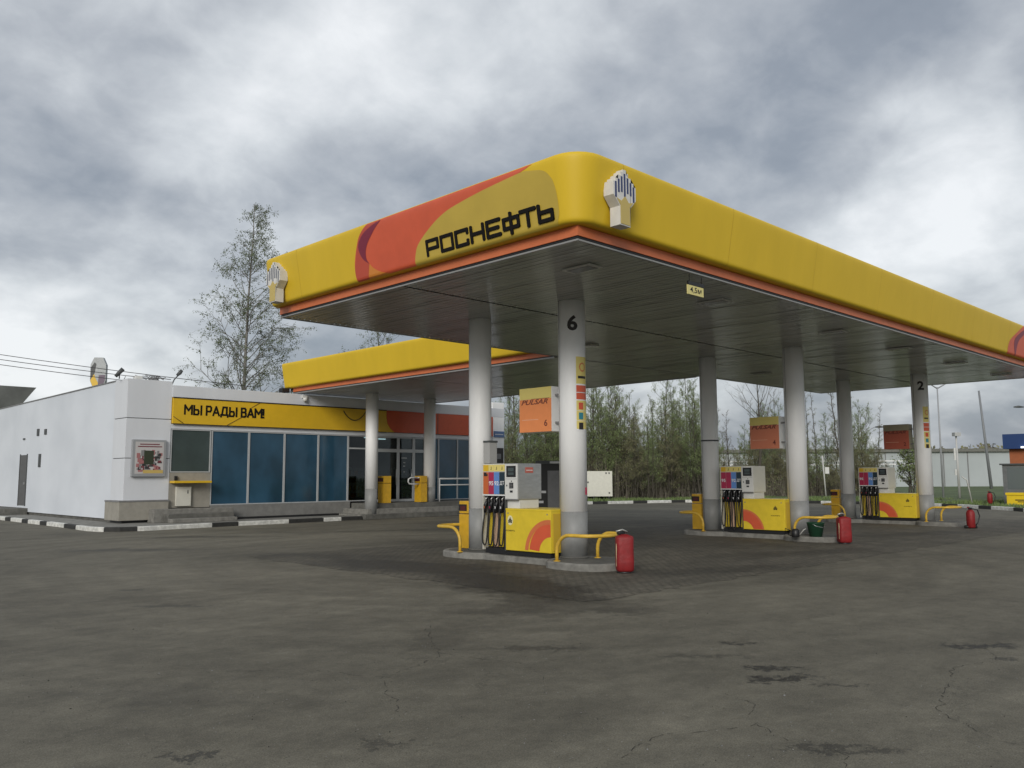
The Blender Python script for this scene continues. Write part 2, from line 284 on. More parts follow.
# ------------------------------------------------------------------ helpers
class MB:
    """collects simple shapes into ONE mesh; coordinates are world coordinates of the first copy"""
    def __init__(s): s.v = []; s.f = []; s.fm = []; s.sm = []; s.mats = []
    def mi(s, m_):
        if m_ not in s.mats: s.mats.append(m_)
        return s.mats.index(m_)
    def add(s, vs, fs, m_, smooth=False):
        o = len(s.v); s.v += [tuple(p) for p in vs]; k = s.mi(m_)
        for f_ in fs: s.f.append([i+o for i in f_]); s.fm.append(k); s.sm.append(smooth)
        return s
    def box(s, a, b, m_, bev=0.0):
        x0, y0, z0 = (min(a[i], b[i]) for i in range(3)); x1, y1, z1 = (max(a[i], b[i]) for i in range(3))
        if bev <= 0:
            vs = [(x, y, z) for z in (z0, z1) for y in (y0, y1) for x in (x0, x1)]
            return s.add(vs, [(0, 2, 3, 1), (4, 5, 7, 6), (0, 1, 5, 4), (2, 6, 7, 3), (0, 4, 6, 2), (1, 3, 7, 5)], m_)
        bm = bmesh.new(); bmesh.ops.create_cube(bm, size=1)
        for v in bm.verts: v.co = Vector(((x0+x1)/2+v.co.x*(x1-x0), (y0+y1)/2+v.co.y*(y1-y0), (z0+z1)/2+v.co.z*(z1-z0)))
        bev = min(bev, (x1-x0)*.45, (y1-y0)*.45, (z1-z0)*.45)
        bmesh.ops.bevel(bm, geom=bm.edges[:], offset=bev, segments=2, affect='EDGES', profile=.6)
        s.bm(bm, m_); bm.free(); return s
    def bm(s, bm, m_, smooth=False):
        bm.verts.ensure_lookup_table(); bm.verts.index_update()
        return s.add([v.co[:] for v in bm.verts], [[v.index for v in f_.verts] for f_ in bm.faces], m_, smooth)
    def prism(s, poly, z0, z1, m_):      # poly in xy, counter-clockwise
        n = len(poly); vs = [(p[0], p[1], z0) for p in poly]+[(p[0], p[1], z1) for p in poly]
        fs = [list(range(n))[::-1], list(range(n, 2*n))]+[(i, (i+1) % n, (i+1) % n+n, i+n) for i in range(n)]
        return s.add(vs, fs, m_)
    def extr(s, poly, axis_fn, d0, d1, m_):   # poly (u,v) -> axis_fn(u,v,d)
        n = len(poly); vs = [axis_fn(p[0], p[1], d0) for p in poly]+[axis_fn(p[0], p[1], d1) for p in poly]
        fs = [list(range(n))[::-1], list(range(n, 2*n))]+[(i, (i+1) % n, (i+1) % n+n, i+n) for i in range(n)]
        return s.add(vs, fs, m_)
    def tube(s, pts, r, m_, seg=10, cap=True, smooth=True):
        pts = [Vector(p) for p in pts]; rs = r if isinstance(r, (list, tuple)) else [r]*len(pts)
        vs = []; fs = []; n = len(pts); up = None
        for i, p_ in enumerate(pts):
            d = (pts[min(i+1, n-1)]-pts[max(i-1, 0)]).normalized()
            if up is None:
                up = d.orthogonal().normalized()
            up = (up-d*up.dot(d)); up = up.normalized() if up.length > 1e-6 else d.orthogonal().normalized()
            sd_ = d.cross(up)
            for k in range(seg):
                a = 2*math.pi*k/seg; vs.append(p_+(up*math.cos(a)+sd_*math.sin(a))*rs[i])
        for i in range(n-1):
            for k in range(seg):
                a = i*seg+k; b_ = i*seg+(k+1) % seg; fs.append((a, b_, b_+seg, a+seg))
        s.add(vs, fs, m_, smooth)
        if cap:
            o = len(s.v)-len(vs); k = s.mi(m_)
            s.f.append([o+j for j in range(seg)][::-1]); s.f.append([o+(n-1)*seg+j for j in range(seg)]); s.fm += [k, k]; s.sm += [False, False]
        return s
    def lathe(s, c, prof, m_, seg=24):   # prof list of (r,z)
        vs = [(c[0]+r_*math.cos(2*math.pi*k/seg), c[1]+r_*math.sin(2*math.pi*k/seg), c[2]+z_) for r_, z_ in prof for k in range(seg)]
        fs = [(i*seg+k, i*seg+(k+1) % seg, (i+1)*seg+(k+1) % seg, (i+1)*seg+k) for i in range(len(prof)-1) for k in range(seg)]
        s.add(vs, fs, m_, True); o = len(s.v)-len(vs); k = s.mi(m_)
        s.f.append([o+j for j in range(seg)][::-1]); s.f.append([o+(len(prof)-1)*seg+j for j in range(seg)]); s.fm += [k, k]; s.sm += [False, False]
        return s
    def build(s, name, parent=None, **tags):
        off = Vector((0, 0, 0)); p_ = parent
        while p_ is not None: off += p_.location; p_ = p_.parent
        me = bpy.data.meshes.new(name); me.from_pydata([tuple(Vector(v)-off) for v in s.v], [], s.f)
        for m_ in s.mats: me.materials.append(m_)
        me.polygons.foreach_set('material_index', s.fm); me.polygons.foreach_set('use_smooth', s.sm); me.update()
        o = bpy.data.objects.new(name, me); COL.objects.link(o); o.parent = parent
        tag(o, **tags); return o
def tag(o, label=None, cat=None, group=None, kind=None):
    if label: o['label'] = label
    if cat: o['category'] = cat
    if group: o['group'] = group
    if kind: o['kind'] = kind
    return o
def thing(name, loc, label, cat, group=None):
    o = bpy.data.objects.new(name, None); COL.objects.link(o); o.location = loc; o.empty_display_size = .2
    return tag(o, label, cat, group)
def copy_tree(o, parent=None):
    c = o.copy(); COL.objects.link(c); c.parent = parent
    for ch in o.children: copy_tree(ch, c)
    return c
_fonts = {}
def text_geo(body, size, bold=0.0, shear=0.0, spacing=1.0):
    cu = bpy.data.curves.new('t', 'FONT'); cu.body = body; cu.size = size; cu.offset = bold; cu.shear = shear; cu.space_character = spacing; cu.resolution_u = 3
    cu.fill_mode = 'FRONT'
    ob = bpy.data.objects.new('t', cu); COL.objects.link(ob); bpy.context.view_layer.update()
    dg = bpy.context.evaluated_depsgraph_get(); me = bpy.data.meshes.new_from_object(ob.evaluated_get(dg))
    vs = [v.co[:] for v in me.vertices]; fs = [list(p_.vertices) for p_ in me.polygons]
    bpy.data.objects.remove(ob); bpy.data.curves.remove(cu); bpy.data.meshes.remove(me)
    return vs, fs
def put_text(mb, body, width, height, fn, m_, bold=0.0, shear=0.0, fine=0, spacing=1.0):
    """lays text so that its box is width x height, lower-left at fn(0,0)"""
    vs, fs = text_geo(body, 1.0, bold, shear, spacing)
    if not vs: return
    if fine:
        bm = bmesh.new(); vv = [bm.verts.new(v) for v in vs]
        for f_ in fs:
            try: bm.faces.new([vv[i] for i in f_])
            except ValueError: pass
        bmesh.ops.triangulate(bm, faces=bm.faces[:])
        for _ in range(fine): bmesh.ops.subdivide_edges(bm, edges=[e_ for e_ in bm.edges if e_.calc_length() > .08], cuts=1); bmesh.ops.triangulate(bm, faces=bm.faces[:])
        bm.verts.index_update(); vs = [v.co[:] for v in bm.verts]; fs = [[v.index for v in f_.verts] for f_ in bm.faces]; bm.free()
    x0 = min(v[0] for v in vs); x1 = max(v[0] for v in vs); y0 = min(v[1] for v in vs); y1 = max(v[1] for v in vs)
    mb.add([fn((v[0]-x0)/(x1-x0)*width, (v[1]-y0)/(y1-y0)*height) for v in vs], fs, m_)

# ------------------------------------------------------------------ ground
g = MB(); g.add([(-900, -900, -.03), (1500, -900, -.03), (1500, 1500, -.03), (-900, 1500, -.03)], [(0, 1, 2, 3)], GRASS)
g.build('ground', kind='structure')
ASPH = ground_mat('worn_asphalt'); PAVE = ground_mat('paving_blocks', True)
g = MB(); g.add([(-60, -60, 0), (110, -60, 0), (110, 110, 0), (-60, 110, 0)], [(0, 1, 2, 3)], ASPH)
g.build('forecourt_asphalt', kind='structure')
rgp = random.Random(8); P = []
for (ax_, ay_), (bx_, by_) in zip(((8.8, 7.5), (35.2, 7.5), (35.2, 16.9), (8.8, 16.9)), ((35.2, 7.5), (35.2, 16.9), (8.8, 16.9), (8.8, 7.5))):
    n = int(math.hypot(bx_-ax_, by_-ay_)/.2)
    for k in range(n): P.append((ax_+(bx_-ax_)*k/n+rgp.uniform(-.09, .09), ay_+(by_-ay_)*k/n+rgp.uniform(-.09, .09), .004))
g = MB(); g.add(P, [list(range(len(P)))], PAVE)
g.build('block_paving', kind='structure')

rg0 = random.Random(2)
a = MB(); CRK = mat('crack_dark', (.022, .020, .017), .95)
for pl in CRACKS:
    pts = []
    for (ax_, ay_), (bx_, by_) in zip(pl, pl[1:]):
        n = max(3, int(math.hypot(bx_-ax_, by_-ay_)/.045))
        for k in range(n):
            t_ = k/n; pts.append((ax_+(bx_-ax_)*t_, ay_+(by_-ay_)*t_))
    ox = oy = 0; P = []
    for x, y in pts:
        ox = ox*.9+rg0.gauss(0, .018); oy = oy*.9+rg0.gauss(0, .018); P.append((x+ox, y+oy))
    for i in range(len(P)-1):
        if rg0.random() < .38: continue
        d = Vector((P[i+1][0]-P[i][0], P[i+1][1]-P[i][1])); nr = Vector((-d.y, d.x)).normalized(); w0 = rg0.uniform(.0008, .0035); w1 = rg0.uniform(.0008, .0035)
        a.add([(P[i][0]-nr.x*w0, P[i][1]-nr.y*w0, .003), (P[i+1][0]-nr.x*w1, P[i+1][1]-nr.y*w1, .003), (P[i+1][0]+nr.x*w1, P[i+1][1]+nr.y*w1, .003), (P[i][0]+nr.x*w0, P[i][1]+nr.y*w0, .003)], [(0, 1, 2, 3)], CRK)
a.build('pavement_cracks', kind='structure')
a = MB()
for i in range(2600):
    th = R(45.4)+rg0.uniform(-.62, .62); d_ = 2.2+rg0.random()**1.5*9; x, y = d_*math.cos(th), d_*math.sin(th); q_ = rg0.uniform(.002, .0065)*(1.8 if rg0.random() < .04 else 1)
    a.add([(x-q_, y, 0), (x, y-q_*rg0.uniform(.6, 1), 0), (x+q_, y, 0), (x, y+q_, 0), (x+rg0.gauss(0, q_*.3), y, q_*rg0.uniform(.5, 1.0))], [(0, 1, 4), (1, 2, 4), (2, 3, 4), (3, 0, 4)], (CRK, CONC, MGR)[i % 3])
a.build('grit', kind='stuff')
def resample(pl, lens):
    """walk along polyline giving points at successive segment lengths"""
    pts = [Vector(p) for p in pl]; out = [[pts[0]]]; i = 0; cur = pts[0]; k = 0; rem = lens[0]
    while i < len(pts)-1:
        d = (pts[i+1]-cur).length
        if d <= rem+1e-6: out[-1].append(pts[i+1]); cur = pts[i+1]; rem -= d; i += 1
        else:
            cur = cur+(pts[i+1]-cur).normalized()*rem; out[-1].append(cur); out.append([cur]); k += 1; rem = lens[k % len(lens)]
    return [s_ for s_ in out if len(s_) > 1]
def kerb(name, pl, lens, label_, wd=.15, h=.14, mats=(None, None), side=1):
    o = thing(name, (*pl[0], 0), label_, 'kerb') if False else bpy.data.objects.new(name, None)
    if not o.users_collection: COL.objects.link(o)
    o.location = (pl[0][0], pl[0][1], 0); o['kind'] = 'structure'
    for k, seg in enumerate(resample(pl, lens)):
        vs = []; n = len(seg)
        for i, p_ in enumerate(seg):
            a = seg[max(i-1, 0)]; b_ = seg[min(i+1, n-1)]; d = (b_-a).normalized(); nr = Vector((-d.y, d.x))*side
            q_ = p_+nr*wd
            if i == 0: p2 = p_+d*.006; q2 = q_+d*.006
            elif i == n-1: p2 = p_-d*.006; q2 = q_-d*.006
            else: p2, q2 = p_, q_
            c_ = p2+nr*.02
            vs += [(p2.x, p2.y, -.01), (p2.x, p2.y, h-.02), (c_.x, c_.y, h), (q2.x, q2.y, h), (q2.x, q2.y, -.01)]
        fs = [(i*5+j, (i+1)*5+j, (i+1)*5+j+1, i*5+j+1) for i in range(n-1) for j in range(4)]+[(0, 1, 2, 3, 4), tuple((n-1)*5+j for j in (4, 3, 2, 1, 0))]
        MB().add(vs, fs, mats[k % 2]).build('kerb_stone', o)
    return o

# pavement round the shop with its kerb
SK = [(9.85, 47.0), (9.8, 39.4), (9.75, 32.0), (9.62, 28.9), (9.75, 28.15), (10.2, 27.72), (10.9, 27.58), (11.6, 27.66), (13.8, 27.95), (17.5, 28.12), (19.55, 28.2)]
kerb('shop_kerb', SK, [1.5, .8, 1.45, .85, 1.5, .8, 1.4, .8, 1.5, .8, 1.45, .8, 1.95, 1.35, 2.05, 1.0, 2.6, 1.0, 2.0], '', mats=(KW, KB), side=1)
g = MB(); g.prism([(x+.15, y+.12) for x, y in SK[4:]]+[(19.6, 30.25), (11.2, 30.25), (11.2, 47)]+[(x+.15, y) for x, y in SK[:4]], .0, .13, CONC)
g.build('shop_pavement', kind='structure')

BK = [(26, 41), (34, 35.6), (38.5, 33.4), (42, 32.0), (45.2, 30.8), (46.6, 29.6), (47.6, 27), (48.2, 22.6), (48.2, 18.9), (46.7, 15.4), (43.9, 12.2), (40.5, 9.6), (34, 5.0)]
kerb('far_kerb', BK, [1.75, 1.0], '', mats=(KW, KB), side=1, h=.16)
def in_grass():
    g = MB(); bkp = [(x+.12, y+.1) for x, y in BK]
    poly = [(320, -150)]+[(320, 320), (-40, 320), (-40, 70)]+bkp+[(60, -150)]
    bm = bmesh.new(); vs = [bm.verts.new((x, y, .13)) for x, y in poly[::-1]]; f_ = bm.faces.new(vs)
    bmesh.ops.triangulate(bm, faces=[f_]); bmesh.ops.recalc_face_normals(bm, faces=bm.faces)
    g.bm(bm, GRASS); bm.free(); g.build('grass_verge', kind='structure')
in_grass()

# ------------------------------------------------------------------ main canopy
ZS = 5.02; CX0, CX1, CY0, CY1 = 9.1, 33.96, 7.88, 16.21
PROF = [(0.0, 5.245), (.09, 5.236), (.155, 5.245), (.19, 5.268), (.203, 5.30), (.208, 5.33), (.214, 5.365), (.24, 5.52), (.30, 5.86), (.335, 6.06), (.342, 6.11), (.347, 6.16), (.346, 6.19), (.335, 6.22), (.30, 6.243), (.22, 6.255), (-.12, 6.26)]
def ring_path(x0, y0, x1, y1, off, rad, seg=6, open_side=None):
    """rounded rectangle loop, counter-clockwise, offset outward by off"""
    pts = []
    for (cx, cy, a0, rad) in ((x0+rad, y0+rad, 180, rad), (x1-rad, y0+rad, 270, rad), (x1-.02, y1-.04, 0, .02), (x0+.02, y1-.04, 90, .02)):
        r_ = max(.001, rad+off)
        for k in range(seg+1):
            a = R(a0+90*k/seg); pts.append((cx+r_*math.cos(a), cy+r_*math.sin(a)))
    return pts
def fascia(mb, x0, y0, x1, y1, rad, m_, zoff=0):
    rings = []
    for off, z in PROF: rings.append([(x, y, z+zoff) for x, y in ring_path(x0, y0, x1, y1, off, rad)])
    n = len(rings[0]); vs = [p_ for r_ in rings for p_ in r_]
    fs = [(i*n+k, i*n+(k+1) % n, (i+1)*n+(k+1) % n, (i+1)*n+k) for i in range(len(rings)-1) for k in range(n)]
    mb.add(vs, fs, m_, True)
def prof_off(z):
    zs_ = PROF[1:]
    for (o0, z0), (o1, z1) in zip(zs_, zs_[1:]):
        if z0 <= z <= z1: return o0+(o1-o0)*(z-z0)/max(1e-6, z1-z0)
    return .2
canopy = thing('forecourt_canopy', (21.5, 12, 0), 'large yellow edged canopy on six white columns over the three fuel islands', 'canopy')
RADC = .14
f_ = MB(); fascia(f_, CX0, CY0, CX1, CY1, RADC, YEL); fas = f_.build('fascia', canopy)
# panel joints of the fascia
j = MB()
for yy in (10.1, 12.9, 15.0):
    pass
for yy in (15.05,):
    for (o0, z0), (o1, z1) in zip(PROF[1:], PROF[2:]):
        j.add([(CX0-o0-.003, yy-.004, z0), (CX0-o0-.003, yy+.004, z0), (CX0-o1-.003, yy+.004, z1), (CX0-o1-.003, yy-.004, z1)], [(0, 1, 2, 3)], mat('yellow_joint', (.50, .33, .02), .6))
j.build('panel_joint', fas)
for xx in (9.75, 12.8, 15.9, 19.0, 22.1, 25.2, 28.3):
    j = MB()
    for (o0, z0), (o1, z1) in zip(PROF[1:], PROF[2:]):
        j.add([(xx-.004, CY0-o0-.003, z0), (xx+.004, CY0-o0-.003, z0), (xx+.004, CY0-o1-.003, z1), (xx-.004, CY0-o1-.003, z1)], [(0, 1, 2, 3)], MATS['yellow_joint'])
    j.build('panel_joint', fas)
b = MB()
def band(mb, x0, y0, x1, y1, off, z0, z1, m_, t=.05):
    a = [(x0-off, y0-off), (x1+off, y0-off), (x1+off, y1+off), (x0-off, y1+off)]; c = [(x0-off+t, y0-off+t), (x1+off-t, y0-off+t), (x1+off-t, y1+off-t), (x0-off+t, y1+off-t)]
    vs = [(*p_, z0) for p_ in a]+[(*p_, z1) for p_ in a]+[(*p_, z0) for p_ in c]+[(*p_, z1) for p_ in c]; fs = []
    for i in range(4):
        k = (i+1) % 4; fs += [(i, k, k+4, i+4), (i+8, i+12, k+12, k+8), (i, i+8, k+8, k), (i+4, k+4, k+12, i+12)]
    mb.add(vs, fs, m_)
band(b, CX0, CY0, CX1, CY1, .02, 5.085, 5.238, ORG); b.build('orange_band', canopy)
b = MB(); band(b, CX0, CY0, CX1, CY1, .0, 5.055, 5.083, BLK, .03); band(b, CX0, CY0, CX1, CY1, .012, 5.014, 5.040, ALU, .04); b.build('edge_trim', canopy)
random.seed(4)
s = MB()
def slats(mb, x0, x1, y0, y1, z, pitch=.15, m_=SOF):
    x = x0
    while x < x1-.01:
        w_ = min(pitch, x1-x)-.012; t = random.uniform(-.0010, .0010); t2 = random.uniform(-.0015, .0015)
        n = 6; vs = []
        for k in range(n+1):
            y = y0+(y1-y0)*k/n; d = random.uniform(-.0014, .0014); tt = t+random.uniform(-.0005, .0005)
            vs += [(x, y, z+d-tt), (x+w_, y, z+d+tt), (x+w_+.012, y, z+.03)]
        fs = []
        for k in range(n): a = k*3; fs += [(a, a+3, a+4, a+1), (a+1, a+4, a+5, a+2)]
        mb.add(vs, fs, m_, True); x += pitch
slats(s, CX0+.03, CX1-.03, CY0+.03, 11.97, ZS); slats(s, CX0+.03, CX1-.03, 12.03, CY1-.03, ZS)
s.box((CX0+.03, 11.97, ZS+.02), (CX1-.03, 12.03, ZS+.05), BLK)
s.build('soffit', canopy)
MB().box((CX0+.05, CY0+.05, 5.10), (CX1-.05, CY1-.05, 6.15), ROOFM).build('roof_deck', canopy)

def decal(mb, fl, fr_, z0, z1, m_, x_plane=None, axis='x', lift=.004, n=44, flip=False):
    """thin film on the fascia between two curves fl(z), fr(z) along the wall"""
    vs = []
    for i in range(n+1):
        z = z0+(z1-z0)*i/n; a, c = fl(z), fr_(z); o = prof_off(z)+lift
        for k in range(5):
            t = a+(c-a)*k/4
            vs.append((CX0-o, t, z) if axis == 'x' else (t, CY0-o, z))
    fs = []
    for i in range(n):
        for k in range(4):
            q_ = (i*5+k, i*5+k+1, (i+1)*5+k+1, (i+1)*5+k); fs.append(q_ if (axis == 'y') ^ flip else q_[::-1])
    mb.add(vs, fs, m_, True)
def tab(t):
    def f(z):
        if z <= t[0][0]: return t[0][1]
        for i in range(len(t)-1):
            (z0, a), (z1, b_) = t[i], t[i+1]
            if z <= z1:
                u = (z-z0)/(z1-z0)
                m0 = (t[i+1][1]-t[i-1][1])/(t[i+1][0]-t[i-1][0]) if i > 0 else (b_-a)/(z1-z0)
                m1 = (t[i+2][1]-t[i][1])/(t[i+2][0]-t[i][0]) if i < len(t)-2 else (b_-a)/(z1-z0)
                h = z1-z0
                return (2*u**3-3*u**2+1)*a+(u**3-2*u**2+u)*h*m0+(-2*u**3+3*u**2)*b_+(u**3-u**2)*h*m1
        return t[-1][1]
    return f
outer = tab([(5.24, 13.10), (5.4, 13.13), (5.62, 13.10), (5.97, 12.93), (6.10, 12.80), (6.21, 12.62)])
inner = tab([(5.24, 11.38), (5.42, 11.33), (5.58, 11.22), (5.82, 10.80), (5.96, 10.40), (6.03, 9.95), (6.08, 9.50), (6.12, 9.0), (6.14, 8.72), (6.21, 8.45)])
ellr = tab([(5.24, 8.09), (5.4, 8.03), (5.61, 8.025), (5.80, 8.05), (5.94, 8.11), (6.07, 8.27), (6.14, 8.60), (6.19, 8.8)])
ylim = lambda z: max(ellr(z), CY0+RADC-.0)
d = MB(); decal(d, outer, inner, 5.245, 6.212, RED); red_o = d.build('swoosh', canopy)
d = MB(); decal(d, lambda z: inner(z)+.0, lambda z: ellr(z), 5.245, 6.14, YELD, lift=.006); d.build('oval_film', canopy)
d = MB(); decal(d, tab([(5.5, 12.66), (5.6, 12.82), (5.75, 12.92), (5.88, 12.93), (6.0, 12.83), (6.1, 12.64), (6.19, 12.26)]), tab([(5.5, 12.66), (5.6, 12.73), (5.75, 12.72), (5.88, 12.63), (6.0, 12.48), (6.1, 12.34), (6.19, 12.18)]), 5.5, 6.19, PUR, lift=.008)
decal(d, tab([(5.245, 12.74), (5.35, 12.71), (5.5, 12.66)]), tab([(5.245, 12.12), (5.30, 12.33), (5.40, 12.54), (5.5, 12.655)]), 5.245, 5.5, mat('amber_film', (.62, .22, .03), .4), lift=.008)
decal(d, tab([(5.5, 13.115), (5.97, 12.92), (6.10, 12.79), (6.2, 12.62)]), tab([(5.5, 12.66), (5.6, 12.82), (5.75, 12.92), (5.88, 12.93), (6.0, 12.83), (6.1, 12.64), (6.19, 12.3)]), 5.5, 6.2, mat('brick_film', (.48, .07, .035), .4), lift=.007)
decal(d, lambda z: outer(z)-.005, tab([(5.245, 12.745), (5.35, 12.715), (5.5, 12.665)]), 5.245, 5.5, MATS['brick_film'], lift=.007)
d.build('swoosh', canopy)
# the same swoosh starts at the far end of the long side
SX = 28.35
d = MB(); decal(d, tab([(5.24, SX), (5.62, SX+.1), (5.97, SX+.75), (6.21, SX+1.3)]), tab([(5.24, SX+1.9), (5.62, SX+2.1), (5.97, SX+2.8), (6.10, SX+3.9), (6.21, SX+4.9)]), 5.245, 6.212, RED, axis='y')
d.build('swoosh', canopy)
d = MB(); decal(d, tab([(5.24, SX+.75), (5.7, SX+.55), (6.0, SX+1.1), (6.21, SX+1.75)]), tab([(5.24, SX+.8), (5.7, SX+.95), (6.0, SX+1.5), (6.21, SX+1.85)]), 5.245, 6.212, PUR, axis='y', lift=.007)
d.build('swoosh', canopy)
# lettering
def stroke_letters(mb, word, fn, pitch, H, t, m_):
    G = {'Р': [[(0, 0), (0, 1), (.8, 1), (.8, .42), (0, .42)]], 'О': [[(0, 0), (0, 1), (.8, 1), (.8, 0), (0, 0)]], 'С': [[(.8, .78), (.8, 1), (0, 1), (0, 0), (.8, 0), (.8, .22)]],
         'Н': [[(0, 0), (0, 1)], [(.8, 0), (.8, 1)], [(0, .5), (.8, .5)]], 'Е': [[(.8, 1), (0, 1), (0, 0), (.8, 0)], [(0, .5), (.7, .5)]],
         'Ф': [[(0, .2), (0, .82), (.9, .82), (.9, .2), (0, .2)], [(.45, -.14), (.45, 1.12)]], 'Т': [[(0, 1), (.84, 1)], [(.42, 1), (.42, 0)]], 'Ь': [[(0, 1), (0, 0), (.74, 0), (.74, .55), (0, .55)]]}
    dd = 0
    for i, ch in enumerate(word):
        for pl in G[ch]:
            for (xa, ya), (xb, yb) in zip(pl, pl[1:]):
                x0, x1 = sorted((xa*pitch*.93, xb*pitch*.93)); y0, y1 = sorted((ya*(H-t)+t/2, yb*(H-t)+t/2))
                ch_ = .012; dd += .0005
                x0 += i*pitch-t/2; x1 += i*pitch+t/2; y0 -= t/2; y1 += t/2
                P = [(x0+ch_, y0), (x1-ch_, y0), (x1, y0+ch_), (x1, y1-ch_), (x1-ch_, y1), (x0+ch_, y1), (x0, y1-ch_), (x0, y0+ch_)]
                vs = [fn(u, v, dd) for u, v in P]+[fn(u, v, -.03) for u, v in P]
                mb.add(vs, [list(range(8)), list(range(8, 16))[::-1]]+[(k, (k+1) % 8, (k+1) % 8+8, k+8) for k in range(8)], m_)
lt = MB(); stroke_letters(lt, 'РОСНЕФТЬ', lambda u, v, dd: (CX0-prof_off(5.32+v)-.018-dd, 11.0-u, 5.32+v), .371, .280, .055, LETM)
lt.build('lettering', canopy)
EL = (15.76, 5.23); ER = (9.62, 5.235)
# hand shaped emblems
def emblem(parent_loc, face):
    """face 'x': on the -x side, 'y': on the -y side"""
    if face == 'x': fn = lambda u, v, dd: (8.82-dd, EL[0]-u*.74, EL[1]+v*.84)
    else: fn = lambda u, v, dd: (ER[0]+u*.70, 7.60-dd, ER[1]+v*.84)
    o = thing('company_emblem', fn(0, 0, 0), *( ('pale hand shaped emblem box at the far left end of the yellow fascia', 'emblem') if face == 'x' else ('hand shaped emblem box with dark blue bars beside the rounded near corner of the fascia', 'emblem')))
    o['group'] = 'emblem boxes on the canopy fascia'
    out = [(-.17, 0), (.17, 0), (.17, .33), (.37, .50), (.37, .74), (.30, .74), (.30, .80), (.21, .80), (.21, .87), (.12, .87), (.12, .94), (.05, .94), (.05, .99), (-.05, .99), (-.05, .94), (-.12, .94), (-.12, .87), (-.21, .87), (-.21, .80), (-.30, .80), (-.30, .74), (-.37, .74), (-.37, .50), (-.17, .33)]
    a = MB(); n = len(out); D = .18
    bm = bmesh.new(); fr = [bm.verts.new(fn(u, v, D)) for u, v in out]; bk = [bm.verts.new(fn(u, v, 0)) for u, v in out]
    ff = bm.faces.new(fr); bm.faces.new(bk[::-1])
    for i in range(n): bm.faces.new((fr[i], bk[i], bk[(i+1) % n], fr[(i+1) % n]))
    bmesh.ops.triangulate(bm, faces=[ff]); bmesh.ops.recalc_face_normals(bm, faces=bm.faces); a.bm(bm, EMW); bm.free()
    a.build('case', o)
    a = MB(); pal = EMB if face == 'y' else mat('emblem_faded_blue', (.16, .17, .20), .5)
    for k in range(-3, 4):
        u = k*.098; top = .92-.062*abs(k); bot = .60-.10*abs(abs(k)-1.4)+.02
        a.box(fn(u-.026, bot, D-.01), fn(u+.026, top, D+.004), pal)
    a.build('bar', o)
    a = MB(); a.extr([(-.15, .02), (.15, .02), (.15, .34), (.27, .45), (.12, .42), (0, .52), (-.12, .42), (-.27, .45), (-.15, .34)], fn, D+.001, D+.008, GOLD); a.build('stem_face', o)
emblem(None, 'x'); emblem(None, 'y')
# soffit lamps (switched off)
first = None
k = 0
for (x, y) in ((10.38, 8.9), (14.3, 8.9), (19.4, 8.9), (23.3, 8.9), (27.6, 8.9), (32.0, 8.9), (16.8, 14.3), (25.7, 14.3)):
    if first is None:
        first = thing('soffit_lamp', (x, y, 4.99), 'flat unlit lamp in the soffit closest to the near canopy corner', 'lamp', 'flat lamps set in the canopy soffit')
        MB().box((x-.17, y-.30, 4.985), (x+.17, y+.30, 5.012), mat('lamp_housing', (.5, .5, .48), .4), .01).build('housing', first)
        MB().box((x-.12, y-.24, 4.978), (x+.12, y+.24, 4.986), mat('lamp_diffuser', (.22, .22, .21), .2)).build('diffuser', first)
    else:
        c = copy_tree(first); c.location = (x, y, 4.99)
        c['label'] = ['', 'unlit soffit lamp behind the small clearance sign', 'unlit soffit lamp between the clearance sign and the numbered far column', 'unlit lamp near the middle of the long canopy edge, third past the clearance sign',
                      'unlit soffit lamp near the column numbered two', 'unlit soffit lamp at the far end of the long canopy edge', 'unlit lamp in the rear soffit between the first and second islands', 'unlit lamp in the rear soffit between the second and third islands'][k]
    k += 1
# clearance sign
cs = thing('clearance_sign', (12.2, 7.97, 4.66), 'small pale yellow height clearance sign hanging under the long canopy edge', 'sign')
MB().box((11.97, 7.955, 4.675), (12.45, 7.975, 4.835), mat('pale_yellow_plate', (.70, .62, .25), .5), .004).build('plate', cs)
MB().box((11.99, 7.95, 4.84), (12.47, 7.98, 4.90), BLK).build('bracket', cs)
a = MB(); put_text(a, '4,5м', .34, .11, lambda u, v: (12.04+u, 7.951, 4.70+v), DRK, .01); a.build('lettering', cs)
for xx in (12.04, 12.40): MB().tube([(xx, 7.965, 4.88), (xx, 7.965, 5.02)], .006, BLK, 6).build('hanger', cs)

# ------------------------------------------------------------------ fuel islands
XI = [21.25, 30.1]; X0 = 12.36; YA, YB = 13.52, 10.89; ZI = .13
def cyl_fn(cx, cy, r, az, lift=.003):
    return lambda u, v: (cx+(r+lift)*math.cos(az+u/r), cy+(r+lift)*math.sin(az+u/r), v)
def column(cx, cy, r, rb=True):
    a = MB(); seg = 40
    prof = [(r, 0), (r, .86)]; a.lathe((cx, cy, ZI), prof, GRC, seg)
    a.lathe((cx, cy, ZI+.86), [(r+.001, 0), (r+.001, ZS-ZI-.86)], WHC, seg)
    # cladding joints and cover strip
    for azd in (-205, -25, 65):
        az = R(azd)
        for dz in ((ZI+.001, ZS),):
            P = [(cx+(r+.006)*math.cos(az+t), cy+(r+.006)*math.sin(az+t)) for t in (-.02, .02)]
            a.add([(*P[0], dz[0]), (*P[1], dz[0]), (*P[1], dz[1]), (*P[0], dz[1])], [(0, 1, 2, 3)], mat('joint_grey', (.16, .16, .16), .6))
    a.lathe((cx, cy, ZI), [(r+.02, 0), (r+.02, .02), (r+.002, .03)], CONCD, seg)
    return a
cols = []
